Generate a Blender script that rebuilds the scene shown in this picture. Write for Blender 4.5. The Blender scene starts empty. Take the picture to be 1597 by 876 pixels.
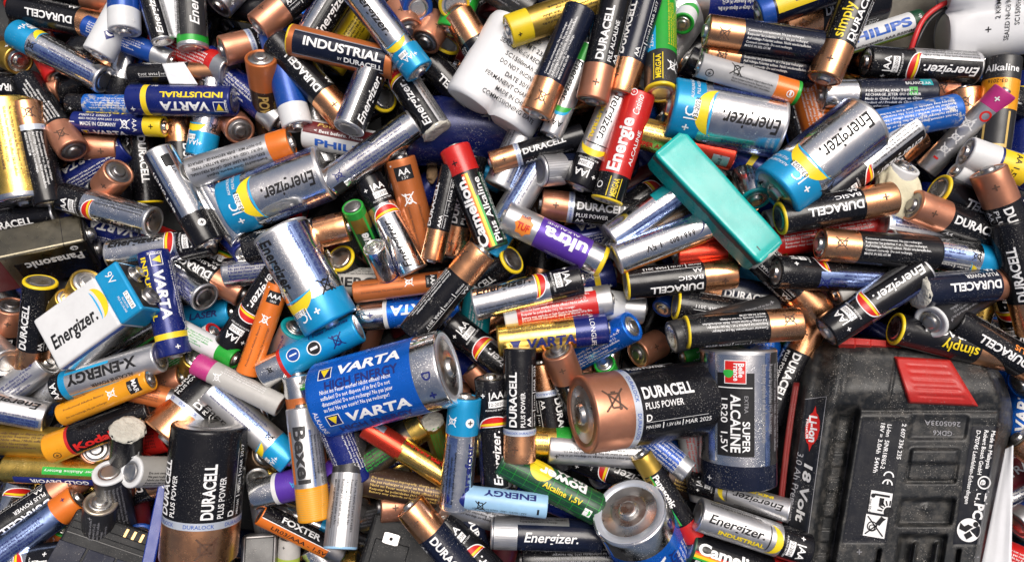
import bpy, bmesh, math, random
import numpy as np
from mathutils import Matrix, Vector

# ------------------------------------------------------------------ camera, sky, sun, exposure
SC = bpy.context.scene
COL = SC.collection
CAM_H = 330.0                     # mm above the middle of the heap
FPX = 3.40 * CAM_H                # focal length in pixels of a 1597 px wide frame
cam = bpy.data.cameras.new('camera')
cam.sensor_width = 36.0
cam.lens = 36.0 * FPX / 1597.0
cam.clip_start = 0.01
cam.clip_end = 50.0
cam_ob = bpy.data.objects.new('camera', cam)
cam_ob.location = (0, 0, CAM_H * 0.001)
COL.objects.link(cam_ob)
SC.camera = cam_ob

world = bpy.data.worlds.new('World')
SC.world = world
world.use_nodes = True
wn = world.node_tree.nodes
wl = world.node_tree.links
wn.clear()
w_out = wn.new('ShaderNodeOutputWorld')
w_bg = wn.new('ShaderNodeBackground')
w_sky = wn.new('ShaderNodeTexSky')
w_sky.sky_type = 'NISHITA'
w_sky.sun_disc = False
SUN_EL, SUN_AZ = math.radians(66), math.radians(25)     # azimuth clockwise from +Y
w_sky.sun_elevation = SUN_EL
w_sky.sun_rotation = SUN_AZ
w_sky.dust_density = 8.0
w_sky.air_density = 0.7
w_bg.inputs['Strength'].default_value = 0.05
wl.new(w_sky.outputs['Color'], w_bg.inputs['Color'])
wl.new(w_bg.outputs['Background'], w_out.inputs['Surface'])

sun = bpy.data.lights.new('sun', 'SUN')
sun.energy = 1.5
sun.angle = math.radians(38)
sun.color = (1.0, 0.96, 0.9)
sun_ob = bpy.data.objects.new('sun', sun)
sd = Vector((math.cos(SUN_EL) * math.sin(SUN_AZ), math.cos(SUN_EL) * math.cos(SUN_AZ), math.sin(SUN_EL)))
sun_ob.rotation_euler = sd.to_track_quat('Z', 'Y').to_euler()
sun_ob.location = sd * 2
COL.objects.link(sun_ob)

SC.view_settings.view_transform = 'Standard'
SC.view_settings.look = 'None'
SC.view_settings.gamma = 1.0
SC.view_settings.use_curve_mapping = False
SC.view_settings.exposure = 0.84

RNG = random.Random(7)

# ------------------------------------------------------------------ materials
MATS = {}


def mat(name, col, metal=0.0, rough=0.35, dust=0.5, bump=0.06, bscale=160.0, coat=0.0, mott=0.12, grime=0.35,
        spec=0.5, trans=0.0, scuff=0.0):
    m = bpy.data.materials.new(name)
    m.use_nodes = True
    nt = m.node_tree
    N, L = nt.nodes, nt.links
    b = N['Principled BSDF']
    b.inputs['Specular IOR Level'].default_value = spec
    b.inputs['Coat Weight'].default_value = coat
    b.inputs['Coat Roughness'].default_value = 0.12
    if trans:
        b.inputs['Transmission Weight'].default_value = trans

    def n(t, **kw):
        x = N.new(t)
        for k, v in kw.items():
            setattr(x, k, v)
        return x

    tc = n('ShaderNodeTexCoord')
    oi = n('ShaderNodeObjectInfo')
    mul = n('ShaderNodeMath', operation='MULTIPLY')
    mul.inputs[1].default_value = 7.3
    L.new(oi.outputs['Random'], mul.inputs[0])
    add = n('ShaderNodeVectorMath', operation='ADD')
    L.new(tc.outputs['Object'], add.inputs[0])
    L.new(mul.outputs[0], add.inputs[1])

    def noise(scale, detail=2.0, rough_=0.5):
        x = n('ShaderNodeTexNoise')
        x.inputs['Scale'].default_value = scale
        x.inputs['Detail'].default_value = detail
        x.inputs['Roughness'].default_value = rough_
        L.new(add.outputs[0], x.inputs['Vector'])
        return x.outputs['Fac']

    def ramp(src, lo, hi):
        x = n('ShaderNodeMapRange')
        x.inputs['From Min'].default_value = lo
        x.inputs['From Max'].default_value = hi
        L.new(src, x.inputs['Value'])
        return x.outputs['Result']

    def math2(op, a, c):
        x = n('ShaderNodeMath', operation=op)
        for i, v in enumerate((a, c)):
            if isinstance(v, (int, float)):
                x.inputs[i].default_value = v
            else:
                L.new(v, x.inputs[i])
        return x.outputs[0]

    # specks of dust and dried drops, thicker in some places than in others
    big = noise(70.0, 3.0)
    speck = ramp(noise(1900.0, 2.0, 0.6), 0.63, 0.70)
    speck2 = ramp(noise(620.0, 4.0, 0.75), 0.67, 0.72)
    where = ramp(big, 0.44, 0.66)
    amount = math2('ADD', math2('MULTIPLY', oi.outputs['Random'], 0.6), 0.55)
    d = math2('MULTIPLY', math2('MAXIMUM', speck, speck2), where)
    d = math2('MULTIPLY', math2('MULTIPLY', d, amount), dust)
    # thin grey film of grime
    film = math2('MULTIPLY', ramp(noise(230.0, 5.0, 0.65), 0.47, 0.85), grime * 0.5)
    # mottled tone
    mt = ramp(noise(45.0, 4.0, 0.6), 0.3, 0.7)
    c1 = n('ShaderNodeMix', data_type='RGBA')
    lo = tuple(max(0.0, c * (1 - mott)) for c in col[:3])
    hi = tuple(min(1.0, c * (1 + mott)) for c in col[:3])
    c1.inputs['A'].default_value = (*lo, 1)
    c1.inputs['B'].default_value = (*hi, 1)
    L.new(mt, c1.inputs['Factor'])
    c2 = n('ShaderNodeMix', data_type='RGBA')
    c2.inputs['B'].default_value = (0.16, 0.145, 0.125, 1)
    L.new(c1.outputs['Result'], c2.inputs['A'])
    L.new(film, c2.inputs['Factor'])
    c3 = n('ShaderNodeMix', data_type='RGBA')
    c3.inputs['B'].default_value = (0.58, 0.55, 0.50, 1)
    L.new(c2.outputs['Result'], c3.inputs['A'])
    L.new(d, c3.inputs['Factor'])
    out = c3.outputs['Result']
    if scuff:
        s = ramp(noise(330.0, 6.0, 0.75), 0.60 - 0.1 * scuff, 0.64 - 0.1 * scuff)
        s = math2('MULTIPLY', s, ramp(noise(60.0, 2.0), 0.42, 0.5))
        c4 = n('ShaderNodeMix', data_type='RGBA')
        c4.inputs['B'].default_value = (0.45, 0.45, 0.46, 1)
        L.new(out, c4.inputs['A'])
        L.new(s, c4.inputs['Factor'])
        out = c4.outputs['Result']
    L.new(out, b.inputs['Base Color'])
    keep = math2('SUBTRACT', 1.0, math2('MAXIMUM', d, film))
    L.new(math2('MULTIPLY', keep, metal), b.inputs['Metallic'])
    r = math2('ADD', math2('MULTIPLY', ramp(noise(120.0, 4.0, 0.6), 0.3, 0.75), 0.16), rough - 0.05)
    r = math2('ADD', r, math2('MULTIPLY', math2('MAXIMUM', d, film), 0.45))
    L.new(r, b.inputs['Roughness'])
    if bump:
        bp = n('ShaderNodeBump')
        bp.inputs['Strength'].default_value = 1.0
        bp.inputs['Distance'].default_value = bump * 0.001
        hsum = math2('ADD', noise(bscale, 3.0, 0.55), math2('MULTIPLY', d, 0.6))
        L.new(hsum, bp.inputs['Height'])
        L.new(bp.outputs['Normal'], b.inputs['Normal'])
    MATS[name] = m
    return m


# printed films and metals of the sleeves
mat('black', (0.006, 0.006, 0.008), rough=0.21, dust=0.62, grime=0.05, bump=0.12, coat=0.05, spec=0.4)
mat('ink_blue_black', (0.006, 0.009, 0.024), rough=0.21, dust=0.62, grime=0.05, bump=0.12, coat=0.05, spec=0.4)
mat('charcoal', (0.022, 0.022, 0.024), rough=0.34, dust=0.6, grime=0.2)
mat('copper', (0.89, 0.43, 0.21), metal=1.0, rough=0.25, dust=0.5, mott=0.12, bump=0.06, grime=0.15)
mat('dull_copper', (0.60, 0.26, 0.155), metal=0.8, rough=0.36, dust=0.55, mott=0.2, grime=0.3)
mat('silver', (0.84, 0.84, 0.84), metal=1.0, rough=0.14, dust=0.42, mott=0.06, bump=0.16, bscale=110, grime=0.3)
mat('band_silver', (0.62, 0.67, 0.75), metal=0.45, rough=0.3, dust=0.2, bump=0.05, grime=0.2)
mat('matt_silver', (0.62, 0.62, 0.63), metal=0.9, rough=0.36, dust=0.3, bump=0.08, grime=0.4)
mat('blue_foil', (0.36, 0.48, 0.80), metal=1.0, rough=0.24, dust=0.3, bump=0.14, grime=0.35)
mat('cyan', (0.005, 0.30, 0.60), metal=0.25, rough=0.32, dust=0.35, grime=0.15, coat=0.2)
mat('light_blue', (0.30, 0.52, 0.74), rough=0.35, dust=0.3, grime=0.3)
mat('blue', (0.008, 0.07, 0.36), metal=0.25, rough=0.3, dust=0.45, grime=0.15, coat=0.2)
mat('scuffed_blue', (0.006, 0.12, 0.50), metal=0.2, rough=0.35, dust=0.4, grime=0.2, scuff=0.8)
mat('chrome_blue', (0.010, 0.16, 0.74), metal=0.55, rough=0.24, dust=0.3, bump=0.1, grime=0.08)
mat('navy', (0.006, 0.016, 0.15), metal=0.2, rough=0.26, dust=0.45, grime=0.08, coat=0.15)
mat('purple', (0.10, 0.035, 0.36), metal=0.2, rough=0.32, dust=0.4, grime=0.12)
mat('teal', (0.0, 0.26, 0.29), rough=0.35, dust=0.3, grime=0.2)
mat('turquoise', (0.004, 0.40, 0.36), rough=0.24, dust=0.12, bump=0.35, bscale=45, grime=0.22, coat=0.3, mott=0.16)
mat('green', (0.015, 0.33, 0.03), metal=0.1, rough=0.35, dust=0.4, grime=0.25)
mat('dark_green', (0.008, 0.055, 0.025), metal=0.1, rough=0.32, dust=0.4, grime=0.25)
mat('lime', (0.36, 0.46, 0.05), rough=0.4, dust=0.4, grime=0.35)
mat('red', (0.55, 0.014, 0.012), metal=0.1, rough=0.32, dust=0.35, grime=0.15, coat=0.2)
mat('red_foil', (0.80, 0.06, 0.03), metal=0.8, rough=0.28, dust=0.35, grime=0.15)
mat('maroon', (0.13, 0.010, 0.014), rough=0.35, dust=0.4, grime=0.2)
mat('orange', (0.72, 0.17, 0.015), metal=0.1, rough=0.32, dust=0.25, grime=0.12, coat=0.25)
mat('brown_orange', (0.50, 0.14, 0.035), metal=0.35, rough=0.34, dust=0.35, grime=0.25, coat=0.1)
mat('amber', (0.80, 0.33, 0.01), metal=0.1, rough=0.3, dust=0.25, grime=0.12, coat=0.2)
mat('yellow', (0.80, 0.58, 0.015), rough=0.34, dust=0.3, grime=0.2)
mat('gold', (0.83, 0.56, 0.13), metal=1.0, rough=0.24, dust=0.3, bump=0.12, grime=0.25, mott=0.15)
mat('old_gold', (0.55, 0.36, 0.07), metal=0.9, rough=0.34, dust=0.4, grime=0.4, mott=0.2)
mat('pale_gold', (0.24, 0.215, 0.155), metal=1.0, rough=0.28, dust=0.15, grime=0.35)
mat('brown', (0.05, 0.026, 0.016), metal=0.4, rough=0.34, dust=0.5, grime=0.2)
mat('bronze', (0.20, 0.13, 0.08), metal=0.8, rough=0.4, dust=0.5, grime=0.4)
mat('magenta', (0.48, 0.03, 0.20), rough=0.4, dust=0.2, grime=0.3)
mat('grey', (0.36, 0.36, 0.37), rough=0.42, dust=0.25, grime=0.3)
mat('warm_grey', (0.44, 0.43, 0.41), rough=0.45, dust=0.25, grime=0.35)
mat('white', (0.66, 0.67, 0.68), rough=0.4, dust=0.0, grime=0.22, mott=0.05)
mat('dirty_white', (0.66, 0.66, 0.66), rough=0.45, dust=0.0, grime=0.5, mott=0.08)
mat('deep_navy', (0.004, 0.009, 0.075), metal=0.2, rough=0.25, dust=1.0, grime=0.1)
# end metals
mat('steel', (0.64, 0.62, 0.59), metal=1.0, rough=0.27, dust=0.3, mott=0.15, bump=0.06, grime=0.5)
mat('dark_steel', (0.34, 0.33, 0.33), metal=1.0, rough=0.34, dust=0.4, mott=0.25, bump=0.06, grime=0.5)
mat('tan_steel', (0.55, 0.47, 0.37), metal=0.9, rough=0.42, dust=0.5, mott=0.25, bump=0.15, bscale=400, grime=0.7)
mat('crust', (0.56, 0.54, 0.47), rough=0.8, dust=0.2, mott=0.30, bump=0.9, bscale=600, grime=0.4)
# inks
mat('ink_white', (0.84, 0.84, 0.84), rough=0.35, dust=0.0, bump=0, grime=0.45, mott=0.1)
mat('ink_black', (0.010, 0.010, 0.012), rough=0.5, spec=0.3, dust=0.2, bump=0, grime=0.1)
mat('ink_grey', (0.28, 0.28, 0.30), rough=0.4, dust=0.0, bump=0, grime=0.2)
mat('ink_yellow', (0.82, 0.62, 0.015), rough=0.35, dust=0.15, bump=0, grime=0.1)
mat('ink_gold', (0.62, 0.42, 0.12), rough=0.35, dust=0.1, bump=0, grime=0.2)
mat('ink_red', (0.60, 0.014, 0.010), rough=0.35, dust=0.2, bump=0, grime=0.1)
mat('ink_orange', (0.80, 0.24, 0.03), rough=0.35, dust=0.2, bump=0, grime=0.1)
mat('ink_blue', (0.012, 0.09, 0.42), rough=0.35, dust=0.15, bump=0, grime=0.1)
mat('ink_navy', (0.012, 0.02, 0.15), rough=0.35, dust=0.15, bump=0, grime=0.1)
mat('ink_cyan', (0.02, 0.38, 0.70), rough=0.35, dust=0.15, bump=0, grime=0.1)
mat('ink_green', (0.03, 0.40, 0.05), rough=0.35, dust=0.15, bump=0, grime=0.1)
mat('ink_brown', (0.10, 0.05, 0.03), rough=0.4, dust=0.1, bump=0, grime=0.1)

# ------------------------------------------------------------------ geometry collector


class Geo:
    def __init__(self):
        self.v, self.f, self.m, self.s = [], [], [], []
        self.slots = []

    def slot(self, name):
        if name not in self.slots:
            self.slots.append(name)
        return self.slots.index(name)

    def add(self, verts, faces, mname, smooth=False):
        o = len(self.v)
        self.v.extend([tuple(map(float, p)) for p in verts])
        k = self.slot(mname)
        for f in faces:
            self.f.append(tuple(int(i) + o for i in f))
            self.m.append(k)
            self.s.append(smooth)

    def mesh(self, name, scale=0.001):
        me = bpy.data.meshes.new(name)
        va = [(x * scale, y * scale, z * scale) for x, y, z in self.v]
        me.from_pydata(va, [], self.f)
        for s in self.slots:
            me.materials.append(MATS[s])
        if self.f:
            me.polygons.foreach_set('material_index', self.m)
            me.polygons.foreach_set('use_smooth', self.s)
        me.update()
        return me


def lathe(g, prof, mname, n=40, close=True, smooth=True, wob=None):
    """prof: list of (x, r) along the X axis, from the minus end outwards; outward normals when x grows."""
    vs, fs, rows = [], [], []
    for x, r in prof:
        if r < 1e-6:
            rows.append([len(vs)])
            vs.append((x, 0, 0))
        else:
            row = []
            for i in range(n):
                a = 2 * math.pi * i / n
                rr = r if wob is None else r * (1 + wob(a, x))
                row.append(len(vs))
                vs.append((x, -rr * math.sin(a), rr * math.cos(a)))
            rows.append(row)
    for a, b in zip(rows[:-1], rows[1:]):
        for i in range(n):
            j = (i + 1) % n
            if len(a) == 1 and len(b) == 1:
                continue
            if len(a) == 1:
                fs.append((a[0], b[i], b[j])[::-1])
            elif len(b) == 1:
                fs.append((a[i], a[j], b[0]))
            else:
                fs.append((a[i], a[j], b[j], b[i]))
    g.add(vs, fs, mname, smooth)


def box(g, c, d, mname, bevel=0.0, M=None):
    bm = bmesh.new()
    bmesh.ops.create_cube(bm, size=1.0)
    for v in bm.verts:
        v.co = Vector((v.co.x * d[0], v.co.y * d[1], v.co.z * d[2]))
    if bevel:
        bmesh.ops.bevel(bm, geom=bm.edges[:], offset=bevel, segments=3, profile=0.5, affect='EDGES')
    off = Vector(c)
    vs = [(M @ v.co + off) if M else (v.co + off) for v in bm.verts]
    bm.verts.index_update()
    fs = [[v.index for v in f.verts] for f in bm.faces]
    sm = bevel > 0
    g.add(vs, fs, mname, False)
    bm.free()


# ------------------------------------------------------------------ flat print: lettering and shapes
TEXT = {}


def text2d(s, bold=0.0, shear=0.0, res=2):
    key = (s, bold, shear, res)
    if key in TEXT:
        return TEXT[key]
    cu = bpy.data.curves.new('t', 'FONT')
    cu.body = s
    cu.size = 1.0
    cu.resolution_u = res
    cu.offset = bold
    cu.shear = shear
    cu.fill_mode = 'FRONT'
    cu.dimensions = '2D'
    ob = bpy.data.objects.new('t', cu)
    me = bpy.data.meshes.new_from_object(ob)
    n = len(me.vertices)
    co = np.zeros(n * 3)
    me.vertices.foreach_get('co', co)
    co = co.reshape(-1, 3)[:, :2]
    fs = [tuple(p.vertices) for p in me.polygons]
    nz = me.polygons[0].normal.z if fs else 1
    if nz < 0:
        fs = [f[::-1] for f in fs]
    bpy.data.objects.remove(ob)
    bpy.data.curves.remove(cu)
    bpy.data.meshes.remove(me)
    if n:
        co = co - np.array([co[:, 0].min(), 0])
        co = co / 0.70
        w = co[:, 0].max()
    else:
        w = 0.5
    TEXT[key] = (co, fs, w)
    return TEXT[key]


def split_rows(co, fs, step):
    y0, y1 = co[:, 1].min(), co[:, 1].max()
    if y1 - y0 <= step * 1.2:
        return co, fs
    bm = bmesh.new()
    vs = [bm.verts.new((x, y, 0)) for x, y in co]
    for f in fs:
        try:
            bm.faces.new([vs[i] for i in f])
        except ValueError:
            pass
    k = int(math.ceil((y1 - y0) / step))
    for i in range(1, k):
        y = y0 + (y1 - y0) * i / k
        bmesh.ops.bisect_plane(bm, geom=bm.verts[:] + bm.edges[:] + bm.faces[:], plane_co=(0, y, 0), plane_no=(0, 1, 0), dist=1e-5)
    bm.verts.index_update()
    co2 = np.array([(v.co.x, v.co.y) for v in bm.verts])
    fs2 = [tuple(v.index for v in f.verts) for f in bm.faces]
    bm.free()
    return co2, fs2


def wrap(R, off, phi0=0.0):
    """map (x, y) on the film, in mm, to the cylinder of radius R about X"""
    def fn(co):
        a = co[:, 1] / R + phi0
        r = R + off
        return np.stack([co[:, 0], r * np.sin(a), r * np.cos(a)], 1)
    return fn


def put(g, co, fs, fn, mname, step):
    co = np.asarray(co, float)
    if not len(co):
        return
    if step:
        co, fs = split_rows(co, fs, step)
    g.add(fn(co), fs, mname)


def place2d(co, x, y, rot):
    """rot 0: reads along +x; 180: reads along -x; 90: reads along +y; -90: reads along -y"""
    a = math.radians(rot)
    c, s = math.cos(a), math.sin(a)
    return np.stack([co[:, 0] * c - co[:, 1] * s + x, co[:, 0] * s + co[:, 1] * c + y], 1)


def text_at(s, h, length=None, bold=0.0, shear=0.0, res=2, mid=True):
    co, fs, w = text2d(s, bold, shear, res)
    if not len(co):
        return np.zeros((0, 2)), [], 0
    sx = h if length is None else length / w
    co = np.stack([co[:, 0] * sx, (co[:, 1] - 0.5) * h], 1)
    if mid:
        co[:, 0] -= w * sx / 2
    return co, fs, w * sx


def strip(outer, inner):
    n = len(outer)
    co = np.array(list(outer) + list(inner))
    fs = [(i, n + i, n + i + 1, i + 1) for i in range(n - 1)]
    a = co[list(fs[len(fs) // 2])]
    ar = sum(a[k][0] * a[(k + 1) % 4][1] - a[(k + 1) % 4][0] * a[k][1] for k in range(4))
    if ar < 0:
        fs = [f[::-1] for f in fs]
    return co, fs


def crescent(ao, ai, b, n=17):
    us = np.linspace(-math.pi / 2, math.pi / 2, n)
    return strip([(ao * math.cos(u), b * math.sin(u)) for u in us], [(ai * math.cos(u), b * math.sin(u)) for u in us])


def disc(r, n=20, ri=0.0):
    us = np.linspace(0, 2 * math.pi, n + 1)
    if ri > 0:
        return strip([(r * math.cos(u), r * math.sin(u)) for u in us], [(ri * math.cos(u), ri * math.sin(u)) for u in us])
    co = np.array([(0, 0)] + [(r * math.cos(u), r * math.sin(u)) for u in us[:-1]])
    return co, [(0, i + 1, (i + 1) % n + 1) for i in range(n)]


def rect(w, h):
    return np.array([(-w / 2, -h / 2), (w / 2, -h / 2), (w / 2, h / 2), (-w / 2, h / 2)]), [(0, 1, 2, 3)]


def merge(parts):
    vs, fs = [], []
    for co, f in parts:
        o = len(vs)
        vs += [tuple(c) for c in co]
        fs += [tuple(i + o for i in q) for q in f]
    return np.array(vs), fs


def line(a, b, w):
    a, b = np.array(a, float), np.array(b, float)
    d = (b - a) / np.linalg.norm(b - a)
    nrm = np.array([-d[1], d[0]]) * w / 2
    return np.array([a - nrm, b - nrm, b + nrm, a + nrm]), [(0, 1, 2, 3)]


def bin_symbol(h):
    """crossed-out wheeled bin of height h"""
    w = h * 0.09
    P = [((-.32, .28), (.32, .28)), ((-.26, .28), (-.18, -.36)), ((.26, .28), (.18, -.36)), ((-.18, -.36), (.18, -.36)),
         ((-.5, .5), (.5, -.5)), ((-.5, -.5), (.5, .5)), ((-.12, .36), (.12, .36))]
    pts = [line(np.array(a) * h, np.array(b) * h, w) for a, b in P]
    c, f = disc(h * .09, 10)
    pts.append((c + np.array([.2 * h, -.4 * h]), f))
    return merge(pts)


def ce_mark(h):
    w = h * 0.13
    us = np.linspace(math.pi * 0.5, math.pi * 1.5, 12)
    r = h * .5
    p = []
    for dx in (-.32 * h, .42 * h):
        p.append((lambda q: (q[0] + np.array([dx, 0]), q[1]))(strip([(r * math.cos(u), r * math.sin(u)) for u in us], [((r - w) * math.cos(u), (r - w) * math.sin(u)) for u in us])))
    p.append(line((0.0 * h, 0), (.4 * h, 0), w))
    return merge(p)


# ------------------------------------------------------------------ battery sizes (mm): radius, body length, nub height
SIZES = {'A': (7.1, 49.0, 1.4), 'B': (5.15, 43.2, 1.1), 'C': (13.0, 48.5, 1.6), 'D': (16.5, 59.5, 1.9), 'S': (11.3, 43.0, 0.0)}
KINDNAME = {'A': 'battery', 'B': 'slim_battery', 'C': 'stout_battery', 'D': 'large_battery'}
# ------------------------------------------------------------------ the printed sleeves
FINE_A = ["Connecter correctement. Ne pas recharger.", "Respecter les polarites + et -. Ne pas recharger.",
          "Auf richtige Polaritat achten. Nicht wiederaufladen.", "Connect correctly. Do not recharge.", "MADE IN BELGIUM"]
FINE_B = ["Do not connect improperly, charge or dispose of in fire.", "Ne pas recharger ni jeter au feu. Respecter (+) et (-).",
          "Nicht ins Feuer werfen / Nicht offnen / Nicht aufladen", "Respetar las polaridades (+/-). No recargar.",
          "Battery may explode or leak if put in backwards."]
FINE_C = ["Nicht ins Feuer werfen! Nicht offnen! Nicht", "aufladen! Do not dispose of in fire! Do not",
          "disassemble! Do not recharge! Ne pas jeter", "au feu! Ne pas ouvrir! Ne pas recharger!"]


def fine(lines, ta, tb, ang, ink, h=0.145, pitch=0.22):
    return ('SP', lines, ta, tb, ang, h, pitch, ink)


def T(s, ta, tb, ang, h, ink, bold=0.0, shear=0.0):
    return ('T', s, ta, tb, ang, h, ink, bold, shear)


def Cc(s, t, ang, h, ink, d=-1, bold=0.0):
    return ('C', s, t, ang, h, ink, d, bold)


def X(shape, t, ang, ink, rot=0):
    return ('X', shape, t, ang, ink, rot)


def P(t0, t1, a0, a1, m):
    return ('R', t0, t1, a0, a1, m)


DES = {}


def d_dur(sub='', fl='', info='MAR 2017', aa='AA', kind='A'):
    cu = 'dull_copper' if 'o' in fl else 'copper'
    big = kind in 'CD'
    tc = 0.66 if big else 0.70
    if kind == 'B':
        tc = 0.68
    blk = 'ink_blue_black' if 'n' in fl else 'black'
    b = []
    if 'b' in fl:
        b = [(0, tc, blk, 'sleeve'), (tc, tc + .055, 'band_silver', 'ring_stripe'), (tc + .055, 1, cu, 'copper_jacket')]
    else:
        b = [(0, tc, blk, 'sleeve'), (tc, 1, cu, 'copper_jacket')]
    a0 = tc - 0.025
    hw = .29 if big else .46
    aa = {'C': 'C', 'D': 'D'}.get(kind, aa)
    if kind == 'B':
        aa = 'AAA'
    dec = []
    st = 0
    if sub == 'simply':
        dec += [T('simply', a0, .36, 0, .62, 'ink_yellow', .012), T('DURACELL', a0, .16, 44, .40, 'ink_white', .025)]
    elif sub == 'PLUS+':
        dec += [T('DURACELL', a0, .2, 0, .46, 'ink_white', .03), T('PLUS', a0, .5, 33, .34, 'ink_orange', .02)]
    else:
        dec.append(T('DURACELL', a0, .20 if not big else a0 - .40, 0, hw, 'ink_white', .03))
        if sub:
            lw = {'BASIC': .22, 'PLUS POWER': .30, 'ALKALINE': .26, 'PILE ALCALINE': .36, 'ALCALINE': .25}.get(sub, .2)
            dec.append(T(sub, a0, a0 - lw, 19 if big else 35, .16 if big else .26, 'ink_white', .01))
    if aa:
        dec.append(T(aa, a0, a0 - .085 * len(aa) / 2, 58 if not big else 36, .26 if not big else .17, 'ink_white', .015))
    for k, (s, x0, x1) in enumerate((('MN1500', a0, a0 - .11), ('1.5V LR6', a0 - .16, a0 - .27), (info, a0 - .31, a0 - .52))):
        dec.append(T(s, x0, x1, 84 if not big else 50, (.20 if k == 2 else .13) if not big else (.12 if k == 2 else .09), 'ink_white'))
    for x0 in (a0 - .135, a0 - .29):
        dec.append(P(x0 - .003, x0 + .003, 74 if not big else 45, 95 if not big else 55, 'ink_white'))
    dec.append(P(.14, a0, 71 if not big else 42.5, 72.3 if not big else 43, 'ink_white'))
    dec.append(fine(FINE_A, a0, .12, 170, 'ink_white'))
    a1, a2 = (110, 4) if kind == 'D' else (8, 168)
    dec.append(Cc('+', (1 + tc) / 2 + .02, a1, .55 if not big else .3, 'ink_brown', 1, .01))
    dec.append(X(bin_symbol(.7 if kind != 'D' else .55), (1 + tc) / 2 + .02, a2, 'ink_brown', -90 if kind != 'D' else 180))
    if 'b' in fl:
        for a in (-70, -10, 50, 110):
            dec.append(Cc('DURALOCK', tc + .027, a, .13 if not big else .1, 'ink_blue', 1))
    if big:
        dec += [T('DURACELL', a0, a0 - .40, -72, hw, 'ink_white', .03), T(sub or 'ALKALINE', a0, a0 - .3, -53, .16, 'ink_white', .01)]
    rm = 'yellow' if 'y' in fl else ('matt_silver' if 'g' in fl else blk)
    return dict(bands=b, decs=dec, rimm=rm, cap='dark_steel' if 'o' in fl and not big else 'steel')


def energ_text(ta, tb, ang, h, ink, ink2=None):
    return [T('Energizer.', ta, tb, ang, h * 1.12, ink, .016, .22)]


def d_ener_blue(fl='', kind='A'):
    te = .77 if kind == 'A' else .74
    sw = [X(crescent(.74, .30, .80), te - .10 if kind == 'A' else te - .12, -6, 'ink_yellow'),
          X(crescent(.26, .19, .86), te - .10 if kind == 'A' else te - .12, -2, 'ink_cyan')]
    d = sw + energ_text(.07, te - .16, 0, .44, 'ink_black')
    d += [P(.03, te - .06, 52, 82, 'blue_foil'), P(.03, te - .06, -82, -56, 'blue_foil')]
    d += [fine(FINE_B, .06, te - .14, 72, 'ink_navy'), fine(FINE_B[:4], .06, te - .14, -78, 'ink_navy'), fine(FINE_B, .06, te - .14, 180, 'ink_black')]
    d += [X(bin_symbol(.55), te - .06, 70, 'ink_black', 90), X(bin_symbol(.55), te - .08, -84, 'ink_black', 90)]
    sz = {'A': 'AA', 'B': 'AAA', 'C': 'C', 'D': 'D'}[kind]
    d += [Cc('+', te + .12, 30, .30, 'ink_white', -1, .02), Cc('|' + sz, te + .12, 2, .32, 'ink_white', -1, .01),
          ('R', te + .04, te + .09, -24, 8, 'ink_white'), Cc('03-2023', te + .065, -8, .15, 'ink_black', -1),
          Cc('ALKALINE BATTERY', te + .12, -62, .1, 'ink_white', -1), Cc('PILE ALCALINE', te + .07, -62, .1, 'ink_white', -1)]
    body = 'matt_silver' if 'm' in fl else 'silver'
    return dict(bands=[(0, te, body, 'sleeve'), (te, 1, 'cyan', 'end_band')], decs=d, rimm='matt_silver', cap='steel')


def d_ener_ind(kind='A'):
    te = .72
    d = energ_text(.06, .56, 4, .46, 'ink_black') + [T('INDUSTRIAL', .17, .58, -34, .26, 'ink_yellow', .03),
         X(crescent(.85, .42, 1.0), te - .12, -6, 'ink_yellow'), X(crescent(.18, .10, .9), te - .13, -2, 'ink_black')]
    d += [Cc('+', te + .17, 35, .36, 'ink_white', -1, .02), Cc('|AA', te + .17, -14, .42, 'ink_white', -1, .02),
          P(te + .05, te + .11, -38, 16, 'ink_white'), Cc('12-2024', te + .08, -11, .2, 'ink_black', -1), Cc('ALKALINE BATTERY', te + .035, -10, .11, 'ink_white', -1)]
    d += [fine(FINE_B, .06, .60, 80, 'ink_black'), fine(FINE_B, .06, .6, 190, 'ink_black')]
    return dict(bands=[(0, te, 'matt_silver', 'sleeve'), (te, 1, 'black', 'end_band')], decs=d, rimm='matt_silver', cap='steel')


def d_ener_max(fl='', kind='A'):
    te = .70
    d = []
    if 's' in fl:                                   # mostly silver
        body, ink = 'silver', 'ink_black'
    elif 'h' in fl:                                 # half silver, half black along its length
        body, ink = 'silver', 'ink_white'
        d.append(P(.0, te, -100, 22, 'black'))
    else:
        body, ink = 'black', 'ink_white'
        d.append(P(.02, te - .09, -125, -38, 'matt_silver'))
        d.append(P(.02, te - .05, 60, 110, 'blue_foil'))
    d += energ_text(.05, .55, 20 if 's' in fl else (-14 if 'h' in fl else 0), .46, ink)
    d += [X(crescent(.86, .18, 1.08), te - .14, 0, 'ink_white'), X(crescent(.80, .24, 1.0), te - .14, 0, 'ink_red'), X(crescent(.30, .14, 1.05), te - .12, 0, 'ink_yellow')]
    d += [Cc('+', te + .17, 36, .36, 'ink_white', -1, .02), Cc('|AA', te + .17, -12, .42, 'ink_white', -1, .02),
          P(te + .06, te + .12, -38, 18, 'ink_white'), Cc('12-2020', te + .09, -10, .2, 'ink_black', -1), Cc('ALKALINE BATTERY', te + .04, -10, .11, 'ink_white', -1)]
    d += [fine(FINE_B, .05, .56, -75, 'ink_black'), fine(FINE_B, .05, .56, 85, 'ink_navy'), fine(FINE_B, .05, .6, 180, 'ink_grey'), X(bin_symbol(.7), .6, 100, 'ink_navy', 90)]
    return dict(bands=[(0, te, body, 'sleeve'), (te, 1, 'black', 'end_band')], decs=d, rimm='matt_silver', cap='steel')


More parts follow.
